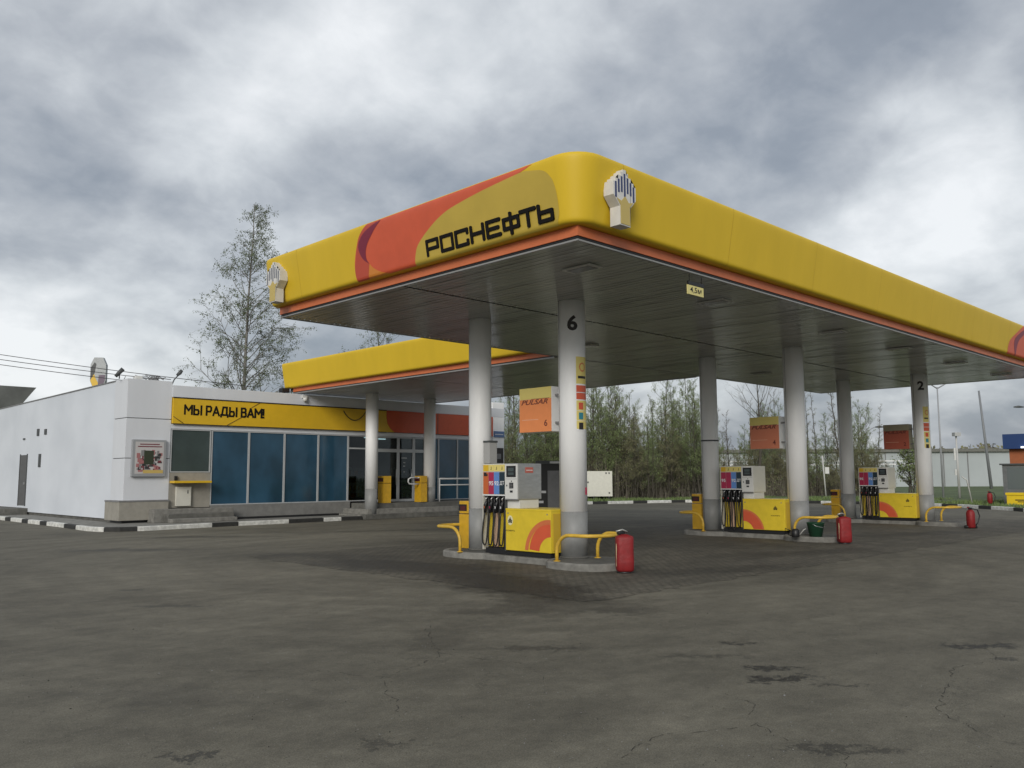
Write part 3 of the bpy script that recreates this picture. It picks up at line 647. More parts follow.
def bent_text(mb, body, width, height, cx, cy, r, az0, z0, m_, bold=0.0):
    put_text(mb, body, width, height, lambda u, v: (cx+(r+.006)*math.cos(az0+u/r), cy+(r+.006)*math.sin(az0+u/r), z0+v), m_, bold, fine=4)
def curved_patch(mb, cx, cy, r, a0, a1, z0, z1, m_, lift=.004, n=8):
    vs = []
    for k in range(n+1):
        a = R(a0+(a1-a0)*k/n); vs += [(cx+(r+lift)*math.cos(a), cy+(r+lift)*math.sin(a), z0), (cx+(r+lift)*math.cos(a), cy+(r+lift)*math.sin(a), z1)]
    mb.add(vs, [(2*k, 2*k+2, 2*k+3, 2*k+1) for k in range(n)], m_, True)
SRB, SRA = .262, .24
for xi, num in ((X0, '6'), (21.25, None), (30.1, '2')):
    column(xi, YA, SRA).build('column', canopy)
    cb = column(xi, YB, SRB).build('column', canopy)
    if num:
        a = MB(); bent_text(a, num, .20, .30, xi, YB, SRB, R(-157 if num == '6' else -172), 4.42 if num == '6' else 4.48, DRK, .035); a.build('number', cb)
        # strip with fuel grades on the right flank of the column
        a = MB(); P0, P1 = (-122, -62) if num == '6' else (-146, -100)
        ylw = mat('price_strip_yellow', (.72, .60, .18), .5); 
        curved_patch(a, xi, YB, SRB, P0, P1, 3.40, 3.92, ylw); curved_patch(a, xi, YB, SRB, P0, P1, 3.10, 3.37, RED); curved_patch(a, xi, YB, SRB, P0, P1, 2.54, 3.08, ylw)
        for q_, cm in enumerate((RED, TEAL, DRK)):
            curved_patch(a, xi, YB, SRB, P0+10, P0+32, 2.93-.19*q_-.02, 2.93-.19*q_+.11, cm, .008, 4)
            curved_patch(a, xi, YB, SRB, P0, P1, 2.93-.19*q_-.05, 2.93-.19*q_-.042, TXW, .006, 6)
        for t in range(14):
            aa = t/14*2*math.pi; a0_ = P0+30+14*math.cos(aa); zz = 3.72+.075*math.sin(aa)
            curved_patch(a, xi, YB, SRB, a0_-2.2, a0_+2.2, zz-.014, zz+.014, RED, .008, 1)
        curved_patch(a, xi, YB, SRB, P0+8, P1-8, 3.50, 3.55, DRK, .007, 4); curved_patch(a, xi, YB, SRB, P0, P1, 3.225, 3.24, TXW, .007, 6)
        a.build('price_strip', cb)
    if num == '6':
        a = MB(); curved_patch(a, xi, YB, SRB, -82, -62, 1.30, 1.44, mat('pink_sticker', (.6, .05, .12), .5)); a.build('sticker', cb)
    if num is None:
        a = MB(); a.lathe((xi, YA, 2.62), [(SRA+.008, 0), (SRA+.008, .04)], DGR, 30); a.build('strap', cols[0] if cols else cb)

def island_kerb(xc):
    o = MB()
    def sup(cx, cy, hx, hy, n=40, e=2.6):
        P = []
        for k in range(n):
            a = 2*math.pi*k/n; c_, s_ = math.cos(a), math.sin(a)
            P.append((cx+hx*math.copysign(abs(c_)**(2/e), c_), cy+hy*math.copysign(abs(s_)**(2/e), s_)))
        return P
    for P, h in ((sup(xc-.22, 10.32, .72, .76), ZI), (sup(xc+.02, 13.45, .73, .84), ZI-.002)):
        n = len(P); cxm = sum(p_[0] for p_ in P)/n; cym = sum(p_[1] for p_ in P)/n
        ins = [((x-cxm)*.965+cxm, (y-cym)*.965+cym) for x, y in P]; ins2 = [((x-cxm)*.86+cxm, (y-cym)*.86+cym) for x, y in P]
        vs = [(*p_, -.01) for p_ in P]+[(*p_, h-.025) for p_ in P]+[(*p_, h) for p_ in ins]+[(*p_, h-.001) for p_ in ins2]
        fs = [(i+r_*n, (i+1) % n+r_*n, (i+1) % n+(r_+1)*n, i+(r_+1)*n) for i in range(n) for r_ in range(3)]
        o.add(vs, fs, CONC); o.add([(*p_, h-.001) for p_ in ins2], [list(range(n))], CONCD)
        o.add([(xx, yy, zz) for xx, yy, zz in [(*p_, h+.0004) for p_ in ins2[::1]]][:0], [], CONCD)
    o.box((xc-.56, 10.9, -.01), (xc+.56, 13.1, ZI-.012), CONC, .02)
    return o
def bin_box(cx, cy, z0, h=1.02, w_=.36, d_=.32):
    t = thing('litter_bin', (cx, cy, z0), 'x', 'litter bin')
    a = MB(); a.box((cx-d_/2, cy-w_/2, z0), (cx+d_/2, cy+w_/2, z0+h*.72), YELB, .012); a.build('body', t)
    a = MB(); a.box((cx-d_/2, cy-w_/2, z0+h*.735), (cx+d_/2, cy+w_/2, z0+h), YELB, .015)
    ap = a.build('hood', t)
    a = MB(); a.box((cx-d_/2-.008, cy-w_/2+.06, z0+h*.79), (cx-d_/2+.02, cy+w_/2+.005, z0+h*.93), BLK); a.box((cx-d_/2-.01, cy-w_/2+.09, z0+h*.80), (cx-d_/2-.004, cy+w_/2-.05, z0+h*.90), mat('dark_red_liner', (.08, .01, .012), .6)); a.build('opening', ap)
    return t
def arc_rail(legs, turn_c, rad, z0, ztop, tube=.033, toward=-1):
    """U-shaped guard rail: rises from two legs and loops round the island end"""
    (xa, ya), (xb, yb) = legs; pts = []
    for k in range(7):
        a = R(90*k/6); pts.append((xa, ya+toward*(.30-.30*math.cos(a)), z0+(ztop-z0)-.30+.30*math.sin(a)))
    pts = [(xa, ya, z0)]+pts
    for k in range(1, 12):
        a = R(180*k/12); pts.append((turn_c[0]-rad*math.cos(a), turn_c[1]+toward*rad*.75*math.sin(a), ztop))
    for k in range(6, -1, -1):
        a = R(90*k/6); pts.append((xb, yb+toward*(.30-.30*math.cos(a)), z0+(ztop-z0)-.30+.30*math.sin(a)))
    pts.append((xb, yb, z0)); a = MB(); a.tube(pts, tube, YELR, 12)
    for (x, y) in legs: a.lathe((x, y, z0-.002), [(.065, 0), (.065, .012), (tube+.002, .014)], YELR, 14)
    return a

LBL = ['nearest', 'middle', 'farthest']
WHERE = ['nearest fuel island, the one with column six', 'middle fuel island', 'farthest fuel island, the one with column two']
def dispenser(xc, variant):
    """fuel dispenser; long face towards -x.  variant 0: nearest (emblem left, ring right)"""
    z0 = ZI; xf, xb = xc-.50, xc+.16; xc2 = xc+.32
    t = thing('fuel_dispenser', (xc, 12.0, z0), 'x', 'fuel dispenser', 'fuel dispensers on the islands')
    yR, yM, yL = 11.02, 12.24, 12.90; yH = 11.88 if variant == 0 else 11.90
    MB().box((xf+.05, yR+.05, z0-.002), (xc2-.05, yL-.04, .235), BLK).build('plinth', t)
    a = MB(); a.box((xf, yR, .222), (xc2, yM-.01, 1.005), YELP, .012); a.box((xf-.004, yR-.004, .99), (xc2+.004, yM-.008, 1.03), YELP, .01); cab = a.build('cabinet', t)
    a = MB(); a.box((xf+.06, yH+.02, 1.03), (xb-.06, yM, 1.20), WHG, .008); a.build('neck', t)
    a = MB(); a.box((xf, yH, 1.20), (xb, yM-.004, 1.905), CREAM if variant else STEEL, .012); head = a.build('head', t)
    a = MB(); a.box((xf-.010, yM-.345, 1.215), (xf-.002, yM-.008, 1.89), WHG); a.box((xf-.0015, yH+.002, 1.21), (xf-.0005, yM-.35, 1.895), WHG); a.box((xf-.004, yH+.01, 1.19), (xf+.02, yM, 1.222), MGR); a.box((xf-.012, yM-.33, 1.60), (xf-.0105, yM-.02, 1.606), MGR)
    a.build('front_plate', head)
    a = MB(); a.box((xf-.02, yM-.31, 1.64), (xf-.011, yM-.05, 1.86), BLK, .004); a.box((xf-.023, yM-.26, 1.75), (xf-.0205, yM-.10, 1.82), mat('lcd_grey', (.06, .08, .08), .2)); a.box((xf-.023, yM-.26, 1.68), (xf-.0205, yM-.10, 1.73), MATS['lcd_grey']); a.build('display', head)
    a = MB(); a.box((xf-.022, yM-.24, 1.42), (xf-.011, yM-.13, 1.53), BLK, .004)
    for i in range(3):
        for k in range(3): a.box((xf-.026, yM-.225+.032*i, 1.435+.03*k), (xf-.022, yM-.205+.032*i, 1.452+.03*k), MGR)
    a.box((xf-.018, yM-.22, 1.34), (xf-.011, yM-.15, 1.38), BLK); a.box((xf-.018, yM-.07, 1.46), (xf-.011, yM-.05, 1.49), BLK); a.box((xf-.018, yM-.20, 1.55), (xf-.011, yM-.18, 1.57), BLK)
    a.build('keypad', head)
    if variant == 0:
        a = MB(); a.box((xf+.20, yH-.006, 1.72), (xf+.42, yH-.001, 1.83), mat('faded_red_sticker', (.50, .14, .11), .6)); a.box((xf+.22, yH-.007, 1.765), (xf+.40, yH-.006, 1.78), TXW); a.build('sticker', head)
    # hose section
    a = MB(); a.box((xf+.14, yM, .222), (xb-.14, yL-.02, 1.30), BLK); a.box((xf-.002, yM-.004, .2), (xb+.002, yM+.012, 1.30), DGR); a.box((xf, yL-.02, .2), (xb, yL, 1.905), CREAM)
    a.build('hose_bay', t)
    a = MB(); a.box((xf, yM, 1.285), (xb, yL-.02, 1.905), CREAM, .004); a.box((xf-.006, yM, 1.27), (xf+.02, yL-.001, 1.292), TXW); grade = a.build('grade_panel', t)
    w4 = (yL-.03-yM)/4
    cmats = (ORP, MAG, BLU, NAVY) if variant == 0 else (MAG, MAG, BLU, NAVY)
    for k in range(4):
        y1 = yL-.028-k*w4; y0 = y1-w4+.008
        a = MB(); a.box((xf-.008, y0, 1.300), (xf-.001, y1, 1.74), cmats[k], .002)
        txt = ('', '95', '92', 'ДТ')[k] if variant == 0 else ('95', '', '92', 'ДТ')[k]
        if txt: put_text(a, txt, w4*.80, .085, lambda u, v, yy=y1-.014: (xf-.0095, yy-u, 1.475+v), TXW, .02)
        if k == 0 and variant == 0: a.box((xf-.010, y0+.02, 1.66), (xf-.0085, y1-.02, 1.70), BLK); a.box((xf-.010, y0+.05, 1.70), (xf-.0085, y1-.02, 1.735), BLK)
        a.build('colour_panel', grade)
        a = MB(); a.box((xf-.008, y0, 1.755), (xf-.001, y1, 1.885), YEL2 if k == 0 else MATS['price_strip_yellow'], .002)
        if k: a.box((xf-.010, (y0+y1)/2-.018, 1.79), (xf-.0085, (y0+y1)/2+.018, 1.80), DRK); a.box((xf-.010, (y0+y1)/2-.012, 1.80), (xf-.0085, (y0+y1)/2, 1.85), DRK)
        a.build('price_tab', grade)
        yc = (y0+y1)/2
        # nozzle in its boot
        a = MB(); a.box((xf+.03, yc-.045, 1.06), (xf+.16, yc+.045, 1.27), BLK, .01)
        a.tube([(xf-.01, yc+.02, .93), (xf-.015, yc+.015, 1.04), (xf+.0, yc, 1.12), (xf+.05, yc-.01, 1.20)], [.028, .036, .034, .026], BLK, 10)
        a.tube([(xf+.01, yc-.005, 1.15), (xf-.02, yc-.012, 1.205), (xf+.02, yc-.03, 1.245)], [.014, .014, .012], mat('nozzle_metal', (.55, .55, .53), .3, metal=.7), 8)
        a.box((xf-.045, yc-.015, .98), (xf-.015, yc+.03, 1.10), BLK, .008)
        a.box((xf-.048, yc-.01, 1.02), (xf-.0455, yc+.022, 1.06), (ORP, MAG, TXW, TXW)[k])
        a.build('nozzle', t)
        # hose loop
        low = .29 if not (variant and k in (1, 2)) else .20
        xh = xf-.015; a = MB(); P = []
        n = 22
        for i in range(n+1):
            u = i/n
            if u < .5: q_ = u/.5; z = 1.0-(1.0-low)*math.sin(q_*math.pi/2)**.8; y = yc+.02+.034*math.sin(q_*math.pi)*(.6 if k % 2 else 1.1); x = xh-.035*math.sin(q_*math.pi)
            else: q_ = (u-.5)/.5; z = low+(1.25-low)*(1-math.cos(q_*math.pi/2))**.85; y = yc+.02-.075*q_**.5; x = xh+.05*q_
            P.append((x, y, z))
        a.tube(P, .0145, BLK, 8); a.build('hose', t)
        # yellow back board between the hoses
        a = MB(); a.box((xf+.12, y0+.015, .26), (xf+.139, y1-.02, .93), YELP if k != 1 else mat('pinkish_board', (.62, .42, .28), .5), .004); a.build('back_board', t)
    # film graphics on the cabinet
    a = MB()
    def ring(yc, zc, r0_, r1_, a0, a1, m_, d_, n=48, q=8):
        cl = lambda v, lo, hi: max(lo, min(hi, v)); vs = []; fs = []
        for i in range(n+1):
            an = R(a0+(a1-a0)*i/n)
            for j_ in range(q+1):
                r_ = r0_+(r1_-r0_)*j_/q; vs.append((xf-d_, cl(yc+r_*math.cos(an), yR+.004, yM-.014), cl(zc+r_*math.sin(an), .235, .985)))
        for i in range(n):
            for j_ in range(q):
                f4 = (i*(q+1)+j_, i*(q+1)+j_+1, (i+1)*(q+1)+j_+1, (i+1)*(q+1)+j_); ys = [vs[k_][1] for k_ in f4]; zz = [vs[k_][2] for k_ in f4]
                if max(ys)-min(ys) > 1e-4 and max(zz)-min(zz) > 1e-4: fs.append(f4)
        a.add(vs, fs, m_)
    if variant == 0:
        ring(11.02, .22, .30, .56, 5, 178, RED, .003); ring(11.06, .20, .55, .64, 5, 178, ORG, .0045); ye = yM-.14; 
    else:
        ring(12.22, .14, .30, .56, 60, 178, RED, .003); ring(12.22, .14, .56, .61, 60, 178, ORG, .0035); ye = yR+.26
    a.build('swoosh', cab)
    a = MB(); n = 18
    a.add([(xf-.003, ye+.075*math.cos(2*math.pi*k/n), .80+.095*math.sin(2*math.pi*k/n)) for k in range(n)], [list(range(n))], mat('pale_disc', (.72, .68, .42), .5) if variant == 0 else YELP)
    for k in range(-2, 3): a.box((xf-.006, ye+k*.022-.008, .755+.012*abs(k)), (xf-.0035, ye+k*.022+.008, .86-.026*abs(k)), DRK)
    a.box((xf-.006, ye-.05, .75), (xf-.0035, ye-.015, .775), DRK); a.box((xf-.006, ye+.015, .75), (xf-.0035, ye+.05, .775), DRK)
    put_text(a, 'РОСНЕФТЬ', .26, .034, lambda u, v: (xf-.004, ye+.13-u, .585+v), DRK, .01)
    for yy in (yR+.09, yM-.08): a.box((xf-.006, yy-.014, .925), (xf-.003, yy+.014, .95), MGR)
    a.build('emblem', cab)
    # lock and side cover
    a = MB(); a.box((xf+.06, yR-.008, .26), (xc2-.06, yR-.001, .95), mat('side_cover_yellow', (.55, .36, .03), .45)); a.build('side_cover', cab)
    return t
disp0 = dispenser(X0, 0); disp1 = dispenser(21.25, 1); disp2 = copy_tree(disp1); disp2.location.x += 30.1-21.25
disp0['label'] = 'nearest fuel dispenser, with orange panel, brushed metal head and yellow cabinet'
disp1['label'] = 'fuel dispenser with white head on the middle island, beside a green bucket island end'
disp2['label'] = 'farthest fuel dispenser with white head, next to the column numbered two'
# islands
ik = island_kerb(X0).build('island_kerb', label='concrete island kerb under the nearest fuel dispenser', cat='island', group='raised concrete fuel islands')
for xi, lb in ((21.25, 'raised concrete island under the middle fuel dispenser'), (30.1, 'raised concrete island under the farthest fuel dispenser')):
    c = ik.copy(); COL.objects.link(c); c.location.x = xi-X0; c['label'] = lb
b0 = bin_box(12.47, 13.99, ZI, 1.0, .31, .31); b0['label'] = 'amber litter bin at the left end of the nearest fuel island'; b0['group'] = 'amber litter bins on the fuel islands'
for xi, lb in ((21.25, 'amber litter bin at the left end of the middle fuel island'), (30.1, 'amber litter bin at the left end of the farthest fuel island')):
    c = copy_tree(b0); c.location.x += xi-X0; c['label'] = lb
hr = arc_rail(((X0-.78, 10.62), (X0+.22, 10.50)), (X0-.28, 10.12), .50, ZI, .60).build('guard_rail', label='bent yellow guard rail round the right end of the nearest fuel island', cat='guard rail', group='yellow guard rails at the right island ends')
hl = arc_rail(((X0-.70, 13.36), (X0+.20, 13.90)), (X0-.25, 13.95), .45, ZI, .62, toward=1).build('guard_rail', label='bent yellow guard rail at the left end of the nearest island, before a bin', cat='guard rail', group='yellow guard rails at the left island ends')
for xi, nm in ((21.25, 'middle'), (30.1, 'farthest')):
    c = hr.copy(); COL.objects.link(c); c.location.x = xi-X0; c['label'] = 'bent yellow guard rail round the right end of the %s fuel island' % nm
    c = hl.copy(); COL.objects.link(c); c.location.x = xi-X0; c['label'] = 'bent yellow guard rail at the left end of the %s fuel island, by its bin' % nm
# Pulsar signs
def fuel_sign(xf, y0, y1, z0, z1, num, label_, faded=False):
    t = thing('fuel_sign', (xf+.15, (y0+y1)/2, z0), label_, 'sign', 'box signs hung beside the numbered columns')
    ov = ORGS if not faded else mat('faded_orange_film', (.60, .20, .11), .55)
    h = z1-z0
    if faded == 2: ov = mat('dull_red_film', (.42, .10, .06), .55)
    case = MB().box((xf, y0, z0), (xf+.34, y1, z1), WHC if faded != 2 else mat('tan_case', (.32, .29, .2), .6), .008).build('case', t)
    a = MB(); a.box((xf-.008, y0+.002, z0+.002), (xf-.001, y1-.002, z0+h*.74), ov); a.build('orange_film', t)
    a = MB(); a.box((xf-.008, y0+.002, z0+h*.745), (xf-.001, y1-.002, z1-.002), MATS['price_strip_yellow'] if faded != 2 else MATS['tan_case']); a.build('yellow_film', t)
    a = MB(); W_ = y1-y0
    put_text(a, 'PULSAR', W_*.84, .10, lambda u, v: (xf-.0095, y1-W_*.06-u, z0+h*.62+v), mat('maroon_lettering', (.14, .03, .02), .5), .02, .35)
    a.box((xf-.0095, y0+W_*.06, z0+h*.74), (xf-.0085, y0+W_*.62, z0+h*.75), MATS['maroon_lettering'])
    a.box((xf-.0095, y0+W_*.40, z0+h*.275), (xf-.0085, y1-W_*.08, z0+h*.285), mat('pale_line', (.8, .5, .35), .5))
    put_text(a, num, .085, .13, lambda u, v: (xf-.0095, y0+W_*.22-u, z0+h*.12+v), MATS['maroon_lettering'], .02)
    a.build('lettering', t)
    a = MB(); a.box((xf+.10, y0-.14, z0+.15), (xf+.16, y0, z0+.19), MGR); a.box((xf+.10, y0-.14, z1-.19), (xf+.16, y0, z1-.15), MGR); a.build('bracket', t)
fuel_sign(12.20, 11.29, 12.16, 2.52, 3.40, '6', 'bright orange and yellow box sign beside the nearest numbered column')
fuel_sign(21.10, 11.28, 12.14, 2.36, 3.22, '4', 'faded orange and yellow box sign hung left of the column on the middle island', 1)
fuel_sign(29.90, 11.24, 12.09, 2.52, 3.36, '2', 'dull brick red box sign with tan edges by the farthest column', 2)
# paper dispenser on column A of the nearest island
t = thing('towel_dispenser', (12.15, 13.2, 2.0), 'grey towel box with dark top fixed to the nearest rear column', 'towel box')
cxx, cyy = X0-.03, YA-SRA-.09
MB().box((cxx-.1, YA-SRA-.19, 1.92), (cxx+.12, YA-SRA-.002, 2.36), mat('pale_grey_box', (.36, .36, .35), .5), .01).build('body', t)
MB().box((cxx-.11, YA-SRA-.20, 2.361), (cxx+.13, YA-SRA-.002, 2.40), DGR, .005).build('lid', t)

# red covered extinguishers
def covered_ext(x, y, label_):
    t = thing('covered_extinguisher', (x, y, 0), label_, 'fire extinguisher', 'red covered extinguishers at the island ends')
    a = MB(); pr = [(.15, .03), (.162, .06), (.166, .2), (.16, .42), (.165, .57), (.155, .62), (.11, .65)]
    
    seg = 40; vs = []
    for r_, z_ in [(.13, .028), (.148, .04)]+pr[1:-1]+[(.05, .655)]:
        for k in range(seg):
            an = 2*math.pi*k/seg; c_, s_ = math.cos(an), math.sin(an); q_ = (abs(c_)**4.5+abs(s_)**4.5)**(-1/4.5)*r_*.93; an2 = an+R(45); vs.append((x+q_*math.cos(an2), y+q_*math.sin(an2), z_))
    nr_ = len(vs)//seg
    a.add(vs, [(i*seg+k, i*seg+(k+1) % seg, (i+1)*seg+(k+1) % seg, (i+1)*seg+k) for i in range(nr_-1) for k in range(seg)]+[[(nr_-1)*seg+k for k in range(seg)]], REDX, True); a.build('cover', t)
    a = MB(); a.lathe((x, y, 0), [(.14, 0), (.14, .031)], BLK, 20); a.build('base', t)
    a = MB(); a.box((x-.10, y+.02, .645), (x+.06, y+.09, .70), BLK, .015); a.tube([(x-.1, y+.1, .70), (x, y+.04, .73), (x+.08, y, .69)], .016, mat('valve_metal', (.45, .45, .42), .35, metal=.6), 8); a.build('valve', t)
    a = MB(); a.box((x-.168, y+.03, .12), (x-.158, y+.05, .5), mat('cream_tape', (.6, .5, .3), .7)); a.build('label_strip', t)
    return t
e1 = covered_ext(11.86, 9.30, 'red covered extinguisher standing at the tip of the nearest island rail')
e2 = copy_tree(e1); e2.location = (20.45, 9.33, 0); e2['label'] = 'red covered extinguisher standing beside the middle island, right of a green bucket'
def bare_ext(x, y, label_, z=0, s_=1.0):
    t = thing('fire_extinguisher', (x, y, z), label_, 'fire extinguisher', 'uncovered red extinguishers')
    a = MB(); a.lathe((x, y, z), [(.10, .02), (.125, .05), (.125, .46), (.10, .54), (.04, .58)], REDX, 18); a.build('cylinder', t)
    a = MB(); a.box((x-.05, y-.05, z+.575), (x+.05, y+.05, z+.64), BLK, .01); a.box((x-.13, y+.02, z+.62), (x+.02, y+.05, z+.66), REDX, .006); a.build('valve', t)
    a = MB(); a.tube([(x+.04, y-.06, z+.60), (x+.15, y-.16, z+.56), (x+.19, y-.2, z+.38), (x+.14, y-.16, z+.18), (x+.06, y-.1, z+.08)], .018, BLK, 8); a.build('hose', t)
    a = MB(); a.tube([(x-.14, y+.14, z+.05), (x+.12, y-.12, z+.05)], .05, BLK, 10); a.build('wheel', t)
    return t
x3 = bare_ext(28.75, 9.10, 'red extinguisher with black hose standing past the farthest island')
x4 = copy_tree(x3); x4.location = (48.4, 14.35, .14); x4['label'] = 'small red extinguisher on the far verge beside the yellow chest'

# bucket and clutter at the end of the middle island
t = thing('green_bucket', (20.55, 10.10, ZI), 'green plastic bucket standing on the end of the middle island', 'bucket')
a = MB(); a.lathe((20.55, 10.10, ZI), [(.15, 0), (.21, .33), (.222, .335), (.222, .35), (.20, .35), (.14, .03)], GRN, 22); a.build('body', t)
MB().tube([(20.35, 10.10, .46), (20.36, 10.0, .40), (20.5, 9.9, .36), (20.7, 9.95, .38), (20.75, 10.1, .46)], .007, STEEL, 6).build('handle', t)
t = thing('watering_can', (20.12, 10.42, ZI), 'small dark watering can left of the green bucket', 'watering can')
MB().lathe((20.12, 10.42, ZI), [(.09, 0), (.10, .02), (.095, .17), (.05, .20)], BLK, 16).build('body', t)
MB().tube([(20.04, 10.5, .28), (19.95, 10.6, .34), (19.98, 10.62, .22), (20.05, 10.5, .16)], .012, BLK, 6).build('handle', t)
MB().tube([(20.2, 10.36, .17), (20.28, 10.28, .30), (20.32, 10.24, .33)], .014, mat('pale_spout', (.4, .4, .38), .5), 6).build('spout', t)

# ------------------------------------------------------------------ shop canopy
SX0, SX1, SY0, SY1 = 17.90, 25.1, CY1+.30, 31.1
sc2 = thing('shop_canopy', (21.4, 24, 0), 'lower yellow edged canopy joining the forecourt roof to the shop front', 'canopy')
f_ = MB()
def open_fascia(mb, x, y0, y1, sgn, m_):
    vs = []
    for off, z in PROF: vs += [(x-sgn*off, y0, z), (x-sgn*off, y1, z)]
    mb.add(vs, [(2*i, 2*i+1, 2*i+3, 2*i+2) for i in range(len(PROF)-1)], m_, True)
open_fascia(f_, SX0, SY0-.08, SY1, 1, YEL); open_fascia(f_, SX1, SY0-.08, SY1, -1, YEL)
vs = [(SX0-o, SY1, z) for o, z in PROF]+[(SX1+o, SY1, z) for o, z in PROF[::-1]]
f_.add(vs, [list(range(len(vs)))], YEL)
f_.build('fascia', sc2)
a = MB(); a.box((SX0-.02, SY0-.08, 5.085), (SX0+.03, SY1-.35, 5.238), ORG); a.box((SX1-.03, SY0-.08, 5.085), (SX1+.02, SY1-.35, 5.238), ORG); a.build('orange_band', sc2)
a = MB()
for xx in (SX0, SX1-.03): a.box((xx, SY0-.08, 5.056), (xx+.03, SY1-.35, 5.083), BLK)
for xx in (SX0-.012, SX1-.03): a.box((xx, SY0-.08, 5.012), (xx+.042, SY1-.35, 5.053), ALU)
a.build('edge_trim', sc2)
a = MB(); slats(a, SX0+.04, SX1-.04, SY0-.27, 23.4, ZS+.002); slats(a, SX0+.04, SX1-.04, 23.45, SY1-.35, ZS+.002); a.build('soffit', sc2)
MB().box((SX0+.05, SY0-.08, 5.12), (SX1-.05, SY1-.03, 6.15), ROOFM).build('roof_deck', sc2)
for (cx, cy, z0) in ((20.25, 28.62, .19), (23.55, 29.0, .59), (24.6, 19.0, 0)):
    if cy < 20: continue
    a = MB(); r_ = .25
    a.lathe((cx, cy, z0), [(r_, 0), (r_, .62 if z0 > .3 else 1.0)], GRC, 30); a.lathe((cx, cy, z0+(.62 if z0 > .3 else 1.0)), [(r_+.001, 0), (r_+.001, ZS-z0-(.62 if z0 > .3 else 1.0))], WHC, 30); a.build('column', sc2)
t = thing('floodlight', (17.5, 30.9, 5.1), 'small black floodlight under the left end of the shop canopy', 'floodlight')
MB().box((17.38, 30.72, 5.05), (17.72, 31.0, 5.22), BLK, .02).build('housing', t); MB().box((17.5, 30.8, 4.95), (17.56, 30.9, 5.06), BLK).build('bracket', t)

# ------------------------------------------------------------------ shop
Y = 30.2; SX = 11.2; SR = 29.15; YB_ = 47.0
shop = thing('shop_building', (20, 38, 0), 'low white filling station shop with yellow sign band and blue filmed windows', 'building')
a = MB()
def quadwall(mb, p, m_): mb.add(p, [(0, 1, 2, 3)], m_)
# left wall (solid, roof sloping to the rear)
a.add([(SX, Y+1.12, .24), (SX, YB_, .24), (SX, YB_, 4.93), (SX, Y+1.12, 5.06), (SX+.2, Y+1.12, .24), (SX+.2, YB_, .24), (SX+.2, YB_, 4.93), (SX+.2, Y+1.12, 5.06)],
      [(0, 3, 2, 1), (4, 5, 6, 7), (0, 1, 5, 4), (3, 7, 6, 2), (0, 4, 7, 3), (1, 2, 6, 5)], RIB)
a.build('side_wall', shop)
MB().box((SX+.06, Y+1.1, .10), (SX+.21, YB_, .245), CONCD).build('plinth', shop)
MB().add([(SX-.03, Y+1.1, 5.06), (SX+.25, Y+1.1, 5.06), (SX+.25, YB_, 4.93), (SX-.03, YB_, 4.93), (SX-.03, Y+1.1, 5.10), (SX+.25, Y+1.1, 5.10), (SX+.25, YB_, 4.97), (SX-.03, YB_, 4.97)], [(0, 3, 2, 1), (4, 5, 6, 7), (0, 1, 5, 4), (2, 3, 7, 6), (0, 4, 7, 3), (1, 2, 6, 5)], MGR).build('roof_edge', shop)
a = MB(); a.box((SX+.2, Y+.4, 4.55), (SR-.05, YB_, 4.80), ROOFM); a.box((SX+.2, YB_-.2, .1), (SR, YB_, 4.9), WHT); a.box((SR-.25, Y+.5, .1), (SR-.05, YB_-.2, 4.9), WHT); a.build('roof', shop)
# corner pier with skirting
PZ = 5.09
a = MB(); zs_ = [.88, 2.335, 3.72, PZ]
for z0, z1 in zip(zs_, zs_[1:]): a.box((SX-.03, Y-.02, z0+.012), (12.72, Y+1.14, z1-.012), WHT, .006)
a.box((SX, Y+.01, .86), (12.69, Y+1.1, PZ-.02), DGR)
a.build('corner_pier', shop)
a = MB(); a.box((SX-.20, Y-.16, .22), (12.68, Y+1.16, .88), SKIRT, .01); a.box((SX-.215, Y-.175, .845), (12.70, Y+1.17, .90), MGR, .006); a.box((SX-.05, Y-.02, .10), (12.5, Y+1.0, .23), BLK)
a.build('skirting', shop)
